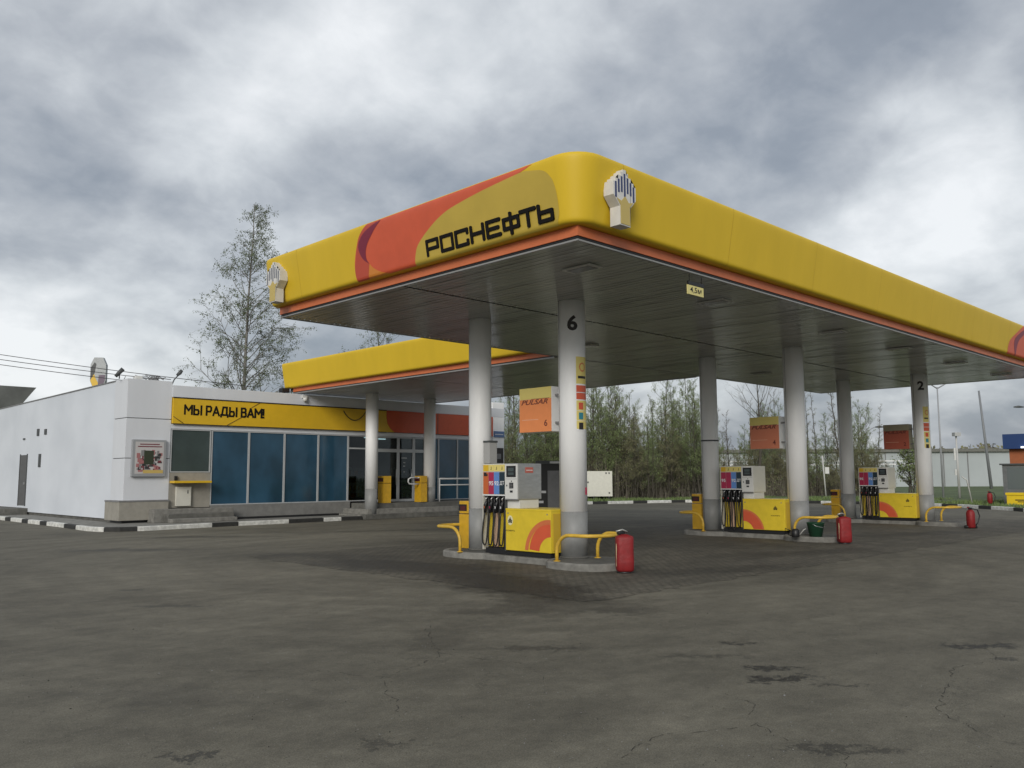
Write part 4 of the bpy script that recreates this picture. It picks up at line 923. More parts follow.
# front wall bands
a = MB(); a.box((12.725, Y-.06, 4.52), (SR, Y+.5, 4.95), WHT, .01); a.build('parapet', shop)
a = MB(); a.box((12.725, Y-.02, 3.40), (28.40, Y+.3, 3.565), WHT, .006); a.build('lintel', shop)
sg = MB(); sg.box((12.74, Y-.10, 3.575), (22.05, Y+.1, 4.515), YEL2, .01); sg = sg.build('sign_band', shop)
a = MB(); a.box((12.74, Y-.115, 4.49), (22.05, Y-.06, 4.53), DRK); a.box((12.74, Y-.112, 3.56), (22.05, Y-.06, 3.585), DRK); a.build('sign_frame', sg)
SG = {'М': (.30, [[(0, 0), (0, 1)], [(0, 1), (.5, .42)], [(.5, .42), (1, 1)], [(1, 1), (1, 0)]]), 'Ы': (.31, [[(0, 1), (0, 0)], [(0, 0), (.52, 0)], [(.52, 0), (.62, .14)], [(.62, .14), (.62, .40)], [(.62, .40), (.52, .54)], [(.52, .54), (0, .54)], [(1, 1), (1, 0)]]),
      'Р': (.20, [[(0, 0), (0, 1)], [(0, 1), (.8, 1)], [(.8, 1), (1, .86)], [(1, .86), (1, .58)], [(1, .58), (.8, .42)], [(.8, .42), (0, .42)]]), 'А': (.26, [[(0, 0), (.5, 1)], [(.5, 1), (1, 0)], [(.2, .3), (.8, .3)]]),
      'Д': (.30, [[(.14, .14), (.3, 1)], [(.3, 1), (.84, 1)], [(.84, 1), (.84, .14)], [(0, .1), (1, .1)], [(0, .1), (0, -.12)], [(1, .1), (1, -.12)]]),
      'В': (.20, [[(0, 0), (0, 1)], [(0, 1), (.75, 1)], [(.75, 1), (.93, .88)], [(.93, .88), (.93, .66)], [(.93, .66), (.75, .53)], [(.75, .53), (0, .53)], [(.75, .53), (1, .40)], [(1, .40), (1, .13)], [(1, .13), (.8, 0)], [(.8, 0), (0, 0)]]), '!': (.0, [[(0, 1), (0, .34)], [(0, .06), (0, 0)]])}
a = MB(); cu_ = 13.17; dd_ = 0
for ch in 'МЫ РАДЫ ВАМ!':
    if ch == ' ': cu_ += .12; continue
    wl, sg_ = SG[ch]; wl *= .86
    for (xa, ya), (xb, yb) in sg_:
        p0 = Vector((cu_+xa*wl, 3.935+ya*.315)); p1 = Vector((cu_+xb*wl, 3.935+yb*.315)); d_ = (p1-p0).normalized() if (p1-p0).length > 0 else Vector((0, 1)); nr = Vector((-d_.y, d_.x))*.034; p0 = p0-d_*.026; p1 = p1+d_*.026; dd_ += .0002
        a.extr([tuple(p0-nr), tuple(p1-nr), tuple(p1+nr), tuple(p0+nr)], lambda u, v, q: (u, Y-q, v), .098, .104+dd_, LETM)
    cu_ += wl+.082
a.build('lettering', sg)
a = MB()
for p_, q_ in (((12.76, 3.83), (13.12, 3.60)), ((14.78, 3.59), (15.55, 4.02)), ((15.75, 4.30), (16.1, 4.50))):
    a.tube([(p_[0], Y-.106, p_[1]), (q_[0], Y-.106, q_[1])], .012, mat('brown_line', (.09, .05, .01), .7), 5)
a.build('panel_line', sg)
# orange red continuation with curved start
a = MB(); P = [(28.35, 3.58), (28.35, 4.51)]+[(22.06+.45*(1-math.sin(math.pi/2*k/8)), 3.58+.93*(1-k/8)) for k in range(9)]
P = [(22.06, 4.51), (22.06, 4.2), (22.12, 3.95), (22.26, 3.75), (22.5, 3.58), (28.35, 3.58), (28.35, 4.51)]
a.extr(P, lambda u, v, dd: (u, Y-dd, v), .0, .10, REDS); a.box((22.05, Y-.08, 3.58), (22.6, Y+.1, 4.51), YEL2); a.box((24.9, Y-.103, 3.58), (24.93, Y-.09, 4.51), DRK); a.build('sign_band', shop)
# plinth wall under the glazing
a = MB(); a.box((14.27, Y-.04, .13), (20.3, Y+.2, .655), GREYW, .01); a.box((14.7, Y-.3, .13), (19.6, Y-.04, .20), BLK); a.build('plinth', shop)
a = MB(); a.box((12.72, Y-.02, .60), (14.25, Y+.2, 1.84), SKIRT); a.build('service_wall', shop)
a = MB(); a.box((12.75, Y-.42, 1.47), (14.12, Y-.02, 1.55), YEL2, .01); a.build('shelf', shop)
a = MB(); a.box((12.9, Y-.10, 1.57), (13.0, Y-.03, 1.72), BLK, .01); a.build('intercom', shop)
bx = MB().box((12.96, Y-.12, .66), (13.50, Y-.021, 1.34), CREAM, .008).build('meter_box', shop); MB().box((13.36, Y-.13, 1.10), (13.39, Y-.121, 1.22), DGR).build('handle', bx)
# windows
XS = [14.25, 15.73, 17.23, 18.75, 20.17, 21.16]
def window(x0, x1, z0, z1, glass, fr=.035, mid=None):
    a = MB(); a.box((x0, Y-.03, z0), (x0+fr, Y+.05, z1), FRAME); a.box((x1-fr, Y-.03, z0), (x1, Y+.05, z1), FRAME); a.box((x0+fr, Y-.028, z0), (x1-fr, Y+.05, z0+fr), FRAME); a.box((x0+fr, Y-.028, z1-fr), (x1-fr, Y+.05, z1), FRAME)
    if mid: a.box((x0+fr, Y-.028, mid-.03), (x1-fr, Y+.05, mid+.03), FRAME)
    w_ = a.build('window', shop)
    MB().box((x0+fr, Y+.005, z0+fr), (x1-fr, Y+.015, z1-fr), glass).build('pane', w_)
window(12.74, 14.22, 1.85, 3.39, mat('grey_green_glass', (.050, .070, .066), .08, noise_amt=.25, nscale=.9))
for x0, x1 in zip(XS, XS[1:]): window(x0+.003, x1, .66, 3.39, GFILM if x0 < 20 else GCLR, mid=None if x0 < 20 else 2.85)
for x0, x1, gl in ((24.25, 25.03, GFILM), (25.033, 26.16, GFILM), (26.163, 27.3, GFILM), (27.303, 28.38, GFILM)): window(x0, x1, .62, 3.39, gl, mid=None)
# entrance doors
for k, (x0, x1) in enumerate(((21.17, 22.75), (22.76, 23.60), (23.61, 24.24))):
    a = MB(); fr = .06
    a.box((x0, Y-.04, .60), (x0+fr, Y+.05, 3.39), FRAME); a.box((x1-fr, Y-.04, .60), (x1, Y+.05, 3.39), FRAME); a.box((x0+fr, Y-.04, 2.72), (x1-fr, Y+.05, 2.86), FRAME); a.box((x0+fr, Y-.04, 3.33), (x1-fr, Y+.05, 3.39), FRAME); a.box((x0+fr, Y-.04, .60), (x1-fr, Y+.05, .70), FRAME)
    dr = a.build('door' if k < 2 else 'window', shop)
    MB().box((x0+fr, Y+.0, .70), (x1-fr, Y+.01, 2.72), GCLR).build('pane', dr)
    MB().box((x0+fr, Y+.0, 2.86), (x1-fr, Y+.01, 3.33), GCLR).build('pane', dr)
    if k < 2: MB().tube([(x1-.14, Y-.09, 1.3), (x1-.14, Y-.09, 2.0)], .018, STEEL, 8).build('handle', dr)
    if k == 1:
        a = MB()
        for zz, ww in ((2.45, .3), (2.25, .10), (2.10, .10), (1.85, .07)): a.box((23.1-ww/2, Y-.004, zz), (23.1+ww/2, Y-.001, zz+.05), mat('pale_sticker', (.3, .32, .32), .6))
        a.build('sticker', dr)
# dim interior
a = MB(); DI = mat('interior_wall', (.16, .16, .15), .8); a.box((12.8, Y+5.8, .5), (28.3, Y+5.9, 3.5), DI); a.box((12.8, Y+.3, .5), (28.3, Y+5.8, .58), DGR); a.box((12.8, Y+.3, 3.45), (28.3, Y+5.8, 3.5), DI); a.box((12.72, Y+.25, .5), (12.78, Y+5.8, 3.5), DI); a.box((28.3, Y+.2, .5), (28.36, Y+5.8, 3.5), DI)
a.build('interior', shop)
a = MB(); a.box((14.3, Y+.6, .58), (20.1, Y+.7, 3.45), DI); a.build('partition', shop)
for i, (x0, y0) in enumerate(((20.4, 1.4), (21.4, 4.0), (23.3, 4.5), (24.6, 2.5))):
    a = MB(); a.box((x0, Y+y0, .58), (x0+.9, Y+y0+.45, 2.1), (CREAM, MGR, WHG, MGR)[i], .02)
    random.seed(i)
    for zz in (.7, 1.05, 1.4, 1.75):
        for q_ in range(8): a.box((x0+.04+.105*q_, Y+y0-.06, zz), (x0+.12+.105*q_, Y+y0-.002, zz+.2), random.choice((RED, YEL2, SBLU, GRN, TXW, DRK)))
    a.build('display_shelf', shop)
for x0, y0 in ((20.9, 1.5), (22.6, 1.8), (23.7, 2.6)):
    MB().box((x0-.3, Y+y0, 3.40), (x0+.3, Y+y0+.12, 3.44), GLOW).build('ceiling_lamp', shop)
MB().box((12.79, Y+.35, 2.25), (14.2, Y+.40, 3.44), mat('grey_green_blind', (.17, .22, .21), .7, noise_amt=.2)).build('blind', shop)
MB().box((12.79, Y+.5, .60), (14.2, Y+1.2, 2.2), mat('olive_counter', (.06, .08, .05), .6)).build('counter', shop)
# right end pier with blue plate
a = MB(); a.box((28.40, Y-.05, .60), (SR, Y+.5, 5.24), WHC, .01); ep = a.build('end_pier', shop)
a = MB(); a.box((28.45, Y-.09, 3.54), (29.13, Y-.052, 3.84), SBLU, .005); a.box((28.5, Y-.094, 3.67), (29.05, Y-.0905, 3.70), TXW); a.build('name_plate', ep)
a = MB(); a.box((28.50, Y-.08, 2.30), (29.08, Y-.051, 3.03), DRK, .005); a.box((28.6, Y-.085, 2.5), (28.9, Y-.081, 2.75), MGR); a.build('notice', ep)
# side wall openings
dd_ = MB(); dd_.box((SX-.02, 41.35, .5), (SX+.02, 42.3, 2.68), DOORG); dd_.box((SX-.035, 42.301, .48), (SX+.02, 42.36, 2.72), DGR); dd_.box((SX-.035, 41.29, .48), (SX+.02, 41.349, 2.72), DGR); dd = dd_.build('door', shop); MB().box((SX-.06, 41.45, 1.4), (SX-.021, 41.55, 1.5), STEEL).build('handle', dd)
for yy, z0, z1 in ((39.45, 2.13, 2.68), (39.85, 3.45, 3.75), (38.85, 3.47, 3.70), (41.8, 3.35, 3.42)):
    MB().box((SX-.03, yy, z0), (SX+.01, yy+.28, z1), DGR).build('vent', shop)
a = MB(); a.box((SX-.9, 40.9, .0), (SX-.001, 47, .40), CONCD, .02); a.box((SX-1.2, 40.9, .0), (SX-.9, 47, .22), CONCD, .02); a.build('side_steps', shop)
# service window steps
a = MB(); a.box((12.0, Y-.6, .13), (14.9, Y-.045, .58), CONC, .02); a.box((12.35, Y-.95, .13), (14.75, Y-.6, .42), CONCD, .02); a.box((12.35, Y-1.3, .13), (14.7, Y-.95, .27), CONC, .02); a.build('service_steps', shop)
# entrance platform and steps
a = MB(); a.box((20.35, Y-1.45, 0), (31.2, Y-.045, .595), CONCD, .02); a.box((19.95, Y-1.80, 0), (31.2, Y-1.45, .39), CONC, .02); a.box((19.6, Y-2.15, 0), (31.2, Y-1.80, .19), CONCD, .02); a.box((19.95, Y-1.45, 0), (20.35, Y-.05, .39), CONC, .02); a.box((19.6, Y-1.8, 0), (19.95, Y-.05, .19), CONC, .02)
a.build('entrance_steps', shop)
# railing
a = MB(); WR = mat('white_rail_paint', (.62, .63, .63), .4)
yr = Y-1.38
a.tube([(22.75, yr, 1.62), (22.40, yr, 1.62), (22.28, yr, 1.56), (22.26, yr, 1.46), (22.32, yr, 1.37), (22.5, yr, 1.35), (22.95, yr, 1.35)], .032, WR, 8)
a.tube([(22.75, yr, 1.62), (23.1, yr, 1.62)], .032, WR, 8)
a.tube([(22.95, yr, .6), (22.95, yr, 1.62)], .028, WR, 8)
a.tube([(23.95, yr, 1.57), (30.5, yr, 1.57)], .035, WR, 8); a.tube([(23.95, yr, 1.30), (30.5, yr, 1.30)], .028, WR, 8)
for xx in (23.97, 26.1, 28.3, 30.4): a.tube([(xx, yr, .6), (xx, yr, 1.57)], .028, WR, 8)
a.build('entrance_railing', label='white double tube railing along the shop entrance platform', cat='railing')
bb = bin_box(21.15, 28.95, .595, 1.1, .42, .36); bb['label'] = 'amber litter bin right behind the shop canopy column nearest the steps'; bb['group'] = 'amber litter bins by the shop door'
cc = copy_tree(bb); cc.location = (23.02, 28.92, .595); cc['label'] = 'amber litter bin beside the white railing at the shop door'
# poster case
t = thing('poster_case', (11.95, Y-.1, 1.7), 'square grey poster case with dark picture on the shop corner pier', 'poster')
MB().box((11.37, Y-.14, 1.70), (12.54, Y-.022, 2.98), mat('case_grey', (.30, .31, .32), .5), .02).build('case', t)
MB().box((11.47, Y-.146, 1.80), (12.45, Y-.1405, 2.90), mat('poster_paper', (.50, .48, .47), .6)).build('sheet', t)
random.seed(11); a = MB(); PC = [mat('poster_maroon', (.16, .03, .04), .6), mat('poster_black', (.03, .03, .03), .6), mat('poster_grey', (.22, .22, .22), .6), mat('poster_pink', (.36, .15, .15), .6)]
for i in range(90):
    x0 = random.uniform(11.5, 12.28); z0 = random.uniform(1.84, 2.5); w_ = random.uniform(.05, .16); a.box((x0, Y-.1475-.00004*i, z0), (x0+w_, Y-.1465, z0+random.uniform(.05, .18)), random.choice(PC))
a.box((11.77, Y-.153, 2.12), (12.10, Y-.152, 2.60), mat('poster_olive', (.035, .045, .025), .6)); a.box((11.75, Y-.153, 1.82), (12.44, Y-.152, 1.93), mat('poster_gold', (.55, .40, .12), .6))
for zz, (u0, u1) in ((2.80, (11.62, 12.30)), (2.72, (11.55, 12.38))): a.box((u0, Y-.149, zz), (u1, Y-.148, zz+.035), PC[0])
a.build('picture', t)
# camera on the parapet
t = thing('security_camera', (18.0, Y-.1, 4.7), 'small white dome camera on the shop parapet under the canopy end', 'camera')
MB().box((17.9, Y-.16, 4.80), (18.12, Y-.061, 4.90), WHG, .01).build('mount', t); MB().lathe((18.01, Y-.17, 4.66), [(.03, 0), (.08, .03), (.09, .08), (.09, .145)], WHG, 14).build('dome', t)
# loose cable
a = MB(); P = [(19.85+1.1*k/10, Y-.13, 4.38-.38*math.sin(math.pi*k/10)**.8+.02*k/10) for k in range(11)]; a.tube(P, .018, WIRE, 6)
a.build('loose_cable', label='black cable sagging across the yellow shop sign band', cat='cable')
# roof clutter
t = thing('horn_loudspeaker', (11.05, Y+.5, 5.1), 'grey horn shaped loudspeaker leaning on the shop corner pier', 'loudspeaker')
MB().tube([(10.93, Y+.5, 5.16), (11.03, Y+.45, 5.30), (11.14, Y+.4, 5.44)], [.055, .07, .075], DGR, 12).build('horn', t); MB().tube([(11.05, Y+.47, 5.09), (11.05, Y+.47, 5.28)], .02, DGR, 6).build('stand', t)
t = thing('roof_brackets', (12, Y+.3, 5.1), 'tangle of grey brackets and wires on top of the shop corner pier', 'bracket'); random.seed(3)
a = MB()
for i in range(16):
    x0 = random.uniform(11.25, 12.5); a.tube([(x0, Y+.2+random.random()*.5, 5.10), (x0+random.uniform(-.15, .2), Y+.3, 5.12+random.uniform(.05, .17)), (x0+random.uniform(.05, .45), Y+.3, 5.10+random.uniform(.03, .15))], .014, MGR, 5)
a.box((11.5, Y+.2, 5.10), (11.75, Y+.45, 5.22), WHG, .02); a.box((12.05, Y+.3, 5.10), (12.35, Y+.5, 5.19), MGR, .02); a.build('bracket_rods', t)
t = thing('roof_floodlight', (12.98, Y+.4, 5.0), 'small dark floodlight on a bent arm above the yellow shop sign', 'floodlight')
MB().tube([(12.85, Y+.4, 4.95), (12.95, Y+.4, 5.20), (13.1, Y+.4, 5.38)], .022, DGR, 6).build('arm', t)
MB().tube([(13.05, Y+.4, 5.36), (13.14, Y+.38, 5.46), (13.2, Y+.36, 5.56)], [.05, .075, .06], DGR, 10).build('lamp_head', t)

# ------------------------------------------------------------------ things behind the shop
def frame_at(px, py, d):      # helper to turn a direction and distance into a fixed place
    v = fw+(px-512)/856.95*rr-(py-384)/856.95*uu; return Vector((0, 0, 1.65))+v*d
t = thing('grey_building', (10, 70, 0), 'flat roofed dark grey building behind the left end of the shop', 'building')
a = MB(); a.box((6, 66.5, 0), (17.0, 80, 6.3), mat('grey_brick', (.13, .13, .12), .85, noise_amt=.3)); a.build('walls', t)
a = MB(); a.add([(5, 66, 6.3), (17.0, 66, 6.3), (18.2, 66, 8.0), (5, 66, 8.0), (5, 80, 6.3), (17, 80, 6.3), (18.2, 80, 8.0), (5, 80, 8.0)], [(0, 1, 2, 3), (7, 6, 5, 4), (1, 5, 6, 2), (3, 2, 6, 7), (0, 4, 5, 1), (0, 3, 7, 4)], mat('grey_cladding', (.15, .155, .145), .7, noise_amt=.35, nscale=.7)); a.build('roof', t)
for x0 in (8, 11, 14): MB().box((x0, 66.44, 2.5), (x0+1.4, 66.49, 4.2), DRK).build('window', t)
# octagonal totem
t = thing('octagonal_totem', (16.96, 50.17, 0), 'tall octagonal grey sign box with yellow lower corner rising behind the shop roof', 'sign')
def octa(w_, h_): return [(-w_*.28, -h_/2), (w_*.28, -h_/2), (w_/2, -h_*.25), (w_/2, h_*.27), (w_*.28, h_/2), (-w_*.28, h_/2), (-w_/2, h_*.27), (-w_/2, -h_*.25)]
O = Vector((16.96, 50.17, 7.5)); rx = Vector((.80, -.60, 0)); ry = Vector((.6, .8, 0))
fo = lambda u, v, dd: tuple(O+rx*u-ry*dd+Vector((0, 0, v)))
MB().extr(octa(.82, 1.75), fo, -.15, .15, mat('totem_grey', (.42, .44, .44), .5, noise_amt=.15)).build('box', t)
a = MB(); a.extr([(-.39, -.42), (-.22, -.85), (.0, -.85), (.02, -.55), (-.12, -.30), (-.2, -.05)], fo, .151, .158, YEL2); a.extr([(.02, -.62), (.1, -.84), (.22, -.84), (.38, -.4), (.38, -.1), (.05, -.12)], fo, .151, .158, mat('totem_plum', (.14, .10, .14), .5)); a.extr([(-.39, -.38), (-.18, -.02), (-.1, .5), (-.2, .6), (-.39, .3)], fo, .151, .157, DGR)
a.build('graphic', t)
MB().tube([(16.96, 50.17, 0), (16.96, 50.17, 6.7)], .12, MGR, 10).build('pole', t)
# overhead cables
for (p0, p1, lb, sg_) in (((2.0, 52.0, 9.3), (20.0, 37.6, 5.95), 'uppermost of the overhead wires crossing the sky left of the shop', .25), ((2.0, 51.9, 9.05), (16.2, 40.4, 6.3), 'middle overhead wire running down towards the octagonal sign', .2), ((2.0, 51.8, 8.8), (16.0, 40.6, 6.1), 'lowest overhead wire running down towards the octagonal sign', .2)):
    P = [tuple(Vector(p0).lerp(Vector(p1), k/16)-Vector((0, 0, sg_*4*(k/16)*(1-k/16)))) for k in range(17)]
    MB().tube(P, .016, WIRE, 5).build('overhead_wire', label=lb, cat='wire', group='overhead wires left of the shop')

# ------------------------------------------------------------------ yard objects at the back
t = thing('metal_cabinet', (19.3, 18.0, 0), 'dark grey metal cabinet standing behind the nearest fuel dispenser', 'cabinet')
V = Vector((19.25, 17.95, 0)); ax = Vector((.7071, -.7071, 0)); ay = Vector((.7071, .7071, 0))
def obox(mb, O_, u0, u1, d0, d1, z0, z1, m_):
    vs = [tuple(O_+ax*u+ay*d_+Vector((0, 0, z))) for z in (z0, z1) for d_ in (d0, d1) for u in (u0, u1)]
    mb.add(vs, [(0, 2, 3, 1), (4, 5, 7, 6), (0, 1, 5, 4), (2, 6, 7, 3), (0, 4, 6, 2), (1, 3, 7, 5)], m_)
a = MB(); obox(a, V, -.38, .38, -.28, .28, .08, 2.02, BLK); a.build('body', t)
a = MB(); obox(a, V, -.05, .36, -.30, -.283, .15, 1.82, MGR); a.build('door', t); a = MB(); obox(a, V, -.4, .4, -.31, .3, 2.022, 2.12, DGR); obox(a, V, .02, .34, -.32, -.312, 2.04, 2.10, STEEL); a.build('header', t)
a = MB(); obox(a, V, -.34, -.1, -.29, -.283, 1.15, 1.22, TXW); obox(a, V, -.34, -.18, -.29, -.283, .85, .92, TXW); a.build('sticker', t)
a = MB(); obox(a, V, -.3, .3, -.2, .2, 0, .08, BLK); a.build('base', t)

t = thing('white_container', (43.8, 37.6, .1), 'white box container on short legs standing at the edge of the thicket', 'container')
V = Vector((43.9, 37.7, 0))
a = MB(); obox(a, V, -1.85, 1.80, -.6, 1.2, .32, 1.98, mat('container_white', (.66, .65, .57), .5, noise_amt=.08)); a.build('body', t)
a = MB()
for u in (-1.6, -.6, .5, 1.5):
    obox(a, V, u, u+.15, -.5, 1.1, .13, .32, BLK)
obox(a, V, .3, 1.7, -.52, -.45, .30, .36, DGR); a.build('skid', t)
a = MB()
for u, z in ((1.55, 1.8), (1.35, 1.8), (1.55, .5), (.15, 1.2)): obox(a, V, u, u+.09, -.62, -.601, z, z+.1, DGR)
obox(a, V, -.75, -.5, -.62, -.601, .85, 1.5, DGR); a.build('fitting', t)

def lamp_post(name, x, y, h, label_, arms, cat='lamp post', r_=.07, z0=.1, col=None):
    t = thing(name, (x, y, z0), label_, cat); m_ = col or mat('galvanised_post', (.30, .31, .32), .5)
    MB().tube([(x, y, z0), (x, y, h)], [r_, r_*.6], m_, 8).build('pole', t)
    for (du, dz, L_) in arms:
        a = MB(); e_ = ax*du; a.tube([(x, y, h-.1), tuple(Vector((x, y, h+dz*.6))+e_*.5), tuple(Vector((x, y, h+dz))+e_)], .04, m_, 6); arm = a.build('arm', t)
        a = MB(); V2 = Vector((x, y, h+dz))+e_; s_ = 1 if du > 0 else -1
        a.tube([tuple(V2), tuple(V2+ax*s_*L_*.5+Vector((0, 0, .03))), tuple(V2+ax*s_*L_)], [.05, .11, .05], DGR, 8); a.build('lamp_head', arm)
    return t
lamp_post('lamp_post', 60.1, 20.6, 7.45, 'tall grey lamp post with two arms right of the far canopy column', [(-1.1, .45, .7), (1.3, .45, .7)])
t = lamp_post('camera_post', 61.0, 19.9, 4.2, 'short pale post with a white camera head beside the two armed lamp', [], 'camera post', .09, col=mat('pale_post', (.5, .5, .48), .5))
V = Vector((61, 19.9, 0)); a = MB(); obox(a, V, -.22, .18, -.3, .1, 4.18, 4.42, mat('dull_white', (.42, .43, .42), .5)); a.build('camera_head', t); a = MB(); obox(a, V, -.28, -.16, -.16, -.1, 2.6, 3.4, WHG); obox(a, V, -.28, -.16, -.16, -.1, 1.6, 2.0, WHG); a.build('junction_box', t)
MB().tube([(100.6, 29.6, 0), (100.1, 30.1, 10.6)], [.17, .10], mat('grey_mast', (.20, .21, .22), .6), 8).build('mast', label='tall leaning grey mast in front of the pale warehouse', cat='mast')
t = thing('floodlight_post', (52.6, 35.2, .1), 'slim white post standing before the thicket left of the middle island', 'post')
MB().tube([(52.75, 35.05, .1), (52.6, 35.2, 4.75)], [.09, .06], mat('white_post', (.50, .50, .47), .5), 8).build('pole', t); MB().box((52.45, 35.1, 4.75), (52.75, 35.3, 4.85), WHG).build('cap', t)
t = thing('verge_sign', (57.5, 27.4, .1), 'small white plate on a thin post between the two farther islands', 'sign')
MB().tube([(57.5, 27.4, .1), (57.4, 27.5, 3.0)], .05, MATS['white_post'], 6).build('post', t); V = Vector((57.45, 27.4, 0)); a = MB(); obox(a, V, .0, .28, -.1, -.06, 1.75, 2.2, WHG); a.build('plate', t)
lamp_post('lamp_post', 79.8, 33.9, 5.6, 'distant lamp post with one arm beside the farthest box sign', [(.9, .5, .8)])
lamp_post('lamp_post', 88.0, 21.9, 7.3, 'distant grey lamp post at the right edge of the picture', [(1.0, .4, .9), (-1.0, .4, .9)])
# thin white leaning post by the chest
MB().tube([(48.9, 15.35, .1), (48.75, 15.5, 1.35), (48.6, 15.7, 1.55)], .035, MATS['white_post'], 6).build('leaning_post', label='thin white leaning post on the verge left of the yellow chest', cat='post')

# kiosk group at the right edge
def wbox(mb, x0, y0, x1, y1, z0, z1, m_): mb.box((x0, y0, z0), (x1, y1, z1), m_, .01)
t = thing('yellow_chest', (48.1, 12.4, .1), 'bright yellow storage chest at the right edge of the picture', 'chest'); CH = mat('bright_yellow_chest', (.78, .55, .02), .4, noise_amt=.06)
a = MB(); wbox(a, 47.7, 11.4, 48.5, 13.38, .12, .62, CH); a.build('body', t); a = MB(); wbox(a, 47.66, 11.36, 48.54, 13.42, .622, .74, CH); a.build('lid', t)
a = MB(); a.box((47.69, 12.5, .36), (47.699, 13.0, .41), DRK); a.box((47.69, 12.6, .28), (47.699, 12.9, .32), DRK); a.build('lettering', t)
t = thing('grey_kiosk', (49.6, 12.6, .1), 'grey metal kiosk standing behind the yellow chest', 'kiosk')
a = MB(); wbox(a, 49.2, 11.0, 50.6, 13.92, .1, 2.12, mat('kiosk_grey', (.20, .21, .21), .4, metal=.4, noise_amt=.2)); a.build('body', t); a = MB(); wbox(a, 49.1, 10.9, 50.7, 14.02, 2.122, 2.2, DGR); a.build('roof', t)
a = MB(); a.box((49.19, 11.4, .9), (49.199, 13.7, 2.0), mat('kiosk_pane', (.12, .14, .14), .1)); a.build('window', t)
t = thing('blue_stall', (57, 14, .1), 'stall with dark blue fascia over an orange brown wall at the right edge', 'stall')
a = MB(); wbox(a, 55.4, 9.5, 58.5, 15.25, .1, 3.1, mat('terracotta_wall', (.36, .11, .04), .6, noise_amt=.1)); a.build('wall', t); a = MB(); wbox(a, 55.0, 9.1, 58.9, 15.45, 3.102, 3.95, mat('navy_fascia', (.015, .045, .15), .5)); a.build('fascia', t)
a = MB(); a.box((54.9, 14.3, 3.14), (54.999, 14.5, 3.22), GLOW); a.build('lamp', t)

# warehouse, rear fence line, far embankment
t = thing('warehouse', (118, 39, 0), 'long pale grey industrial building behind the grass on the right', 'building')
V = Vector((117.4, 39.2, 0)); PG = mat('pale_cladding', (.40, .435, .44), .7, noise_amt=.12, nscale=.15)
a = MB(); obox(a, V, -38, 8.5, 0, 14, 0, 4.55, PG); a.build('wall', t); a = MB(); obox(a, V, -38.3, 8.8, -.4, 14, 4.55, 4.95, mat('pale_roof', (.17, .17, .15), .8, noise_amt=.3)); a.build('roof', t)
for u in (-30, -22, -14, -8.3, -.9, 2.2): a = MB(); obox(a, V, u, u+.12, -.06, -.01, 0, 4.5, MGR); a.build('wall_joint', t)
a = MB(); obox(a, V, 9.0, 30, -1, 14, 0, 4.6, PG); a.build('wall', t)
fr = MB(); V = Vector((84, 45, 0)); rng = random.Random(5)
t = thing('guard_fence', (84, 45, 0), 'long white guard fence seen through the trees left of the warehouse', 'fence')
a = MB()
for z in (2.7, 3.05): obox(a, V, -26, 14, 0, .05, z, z+.13, TXW)
a.build('rail', t)
a = MB()
for k in range(21): obox(a, V, -26+2*k, -25.9+2*k, .06, .14, 0, 3.2, MGR)
a.build('posts', t)

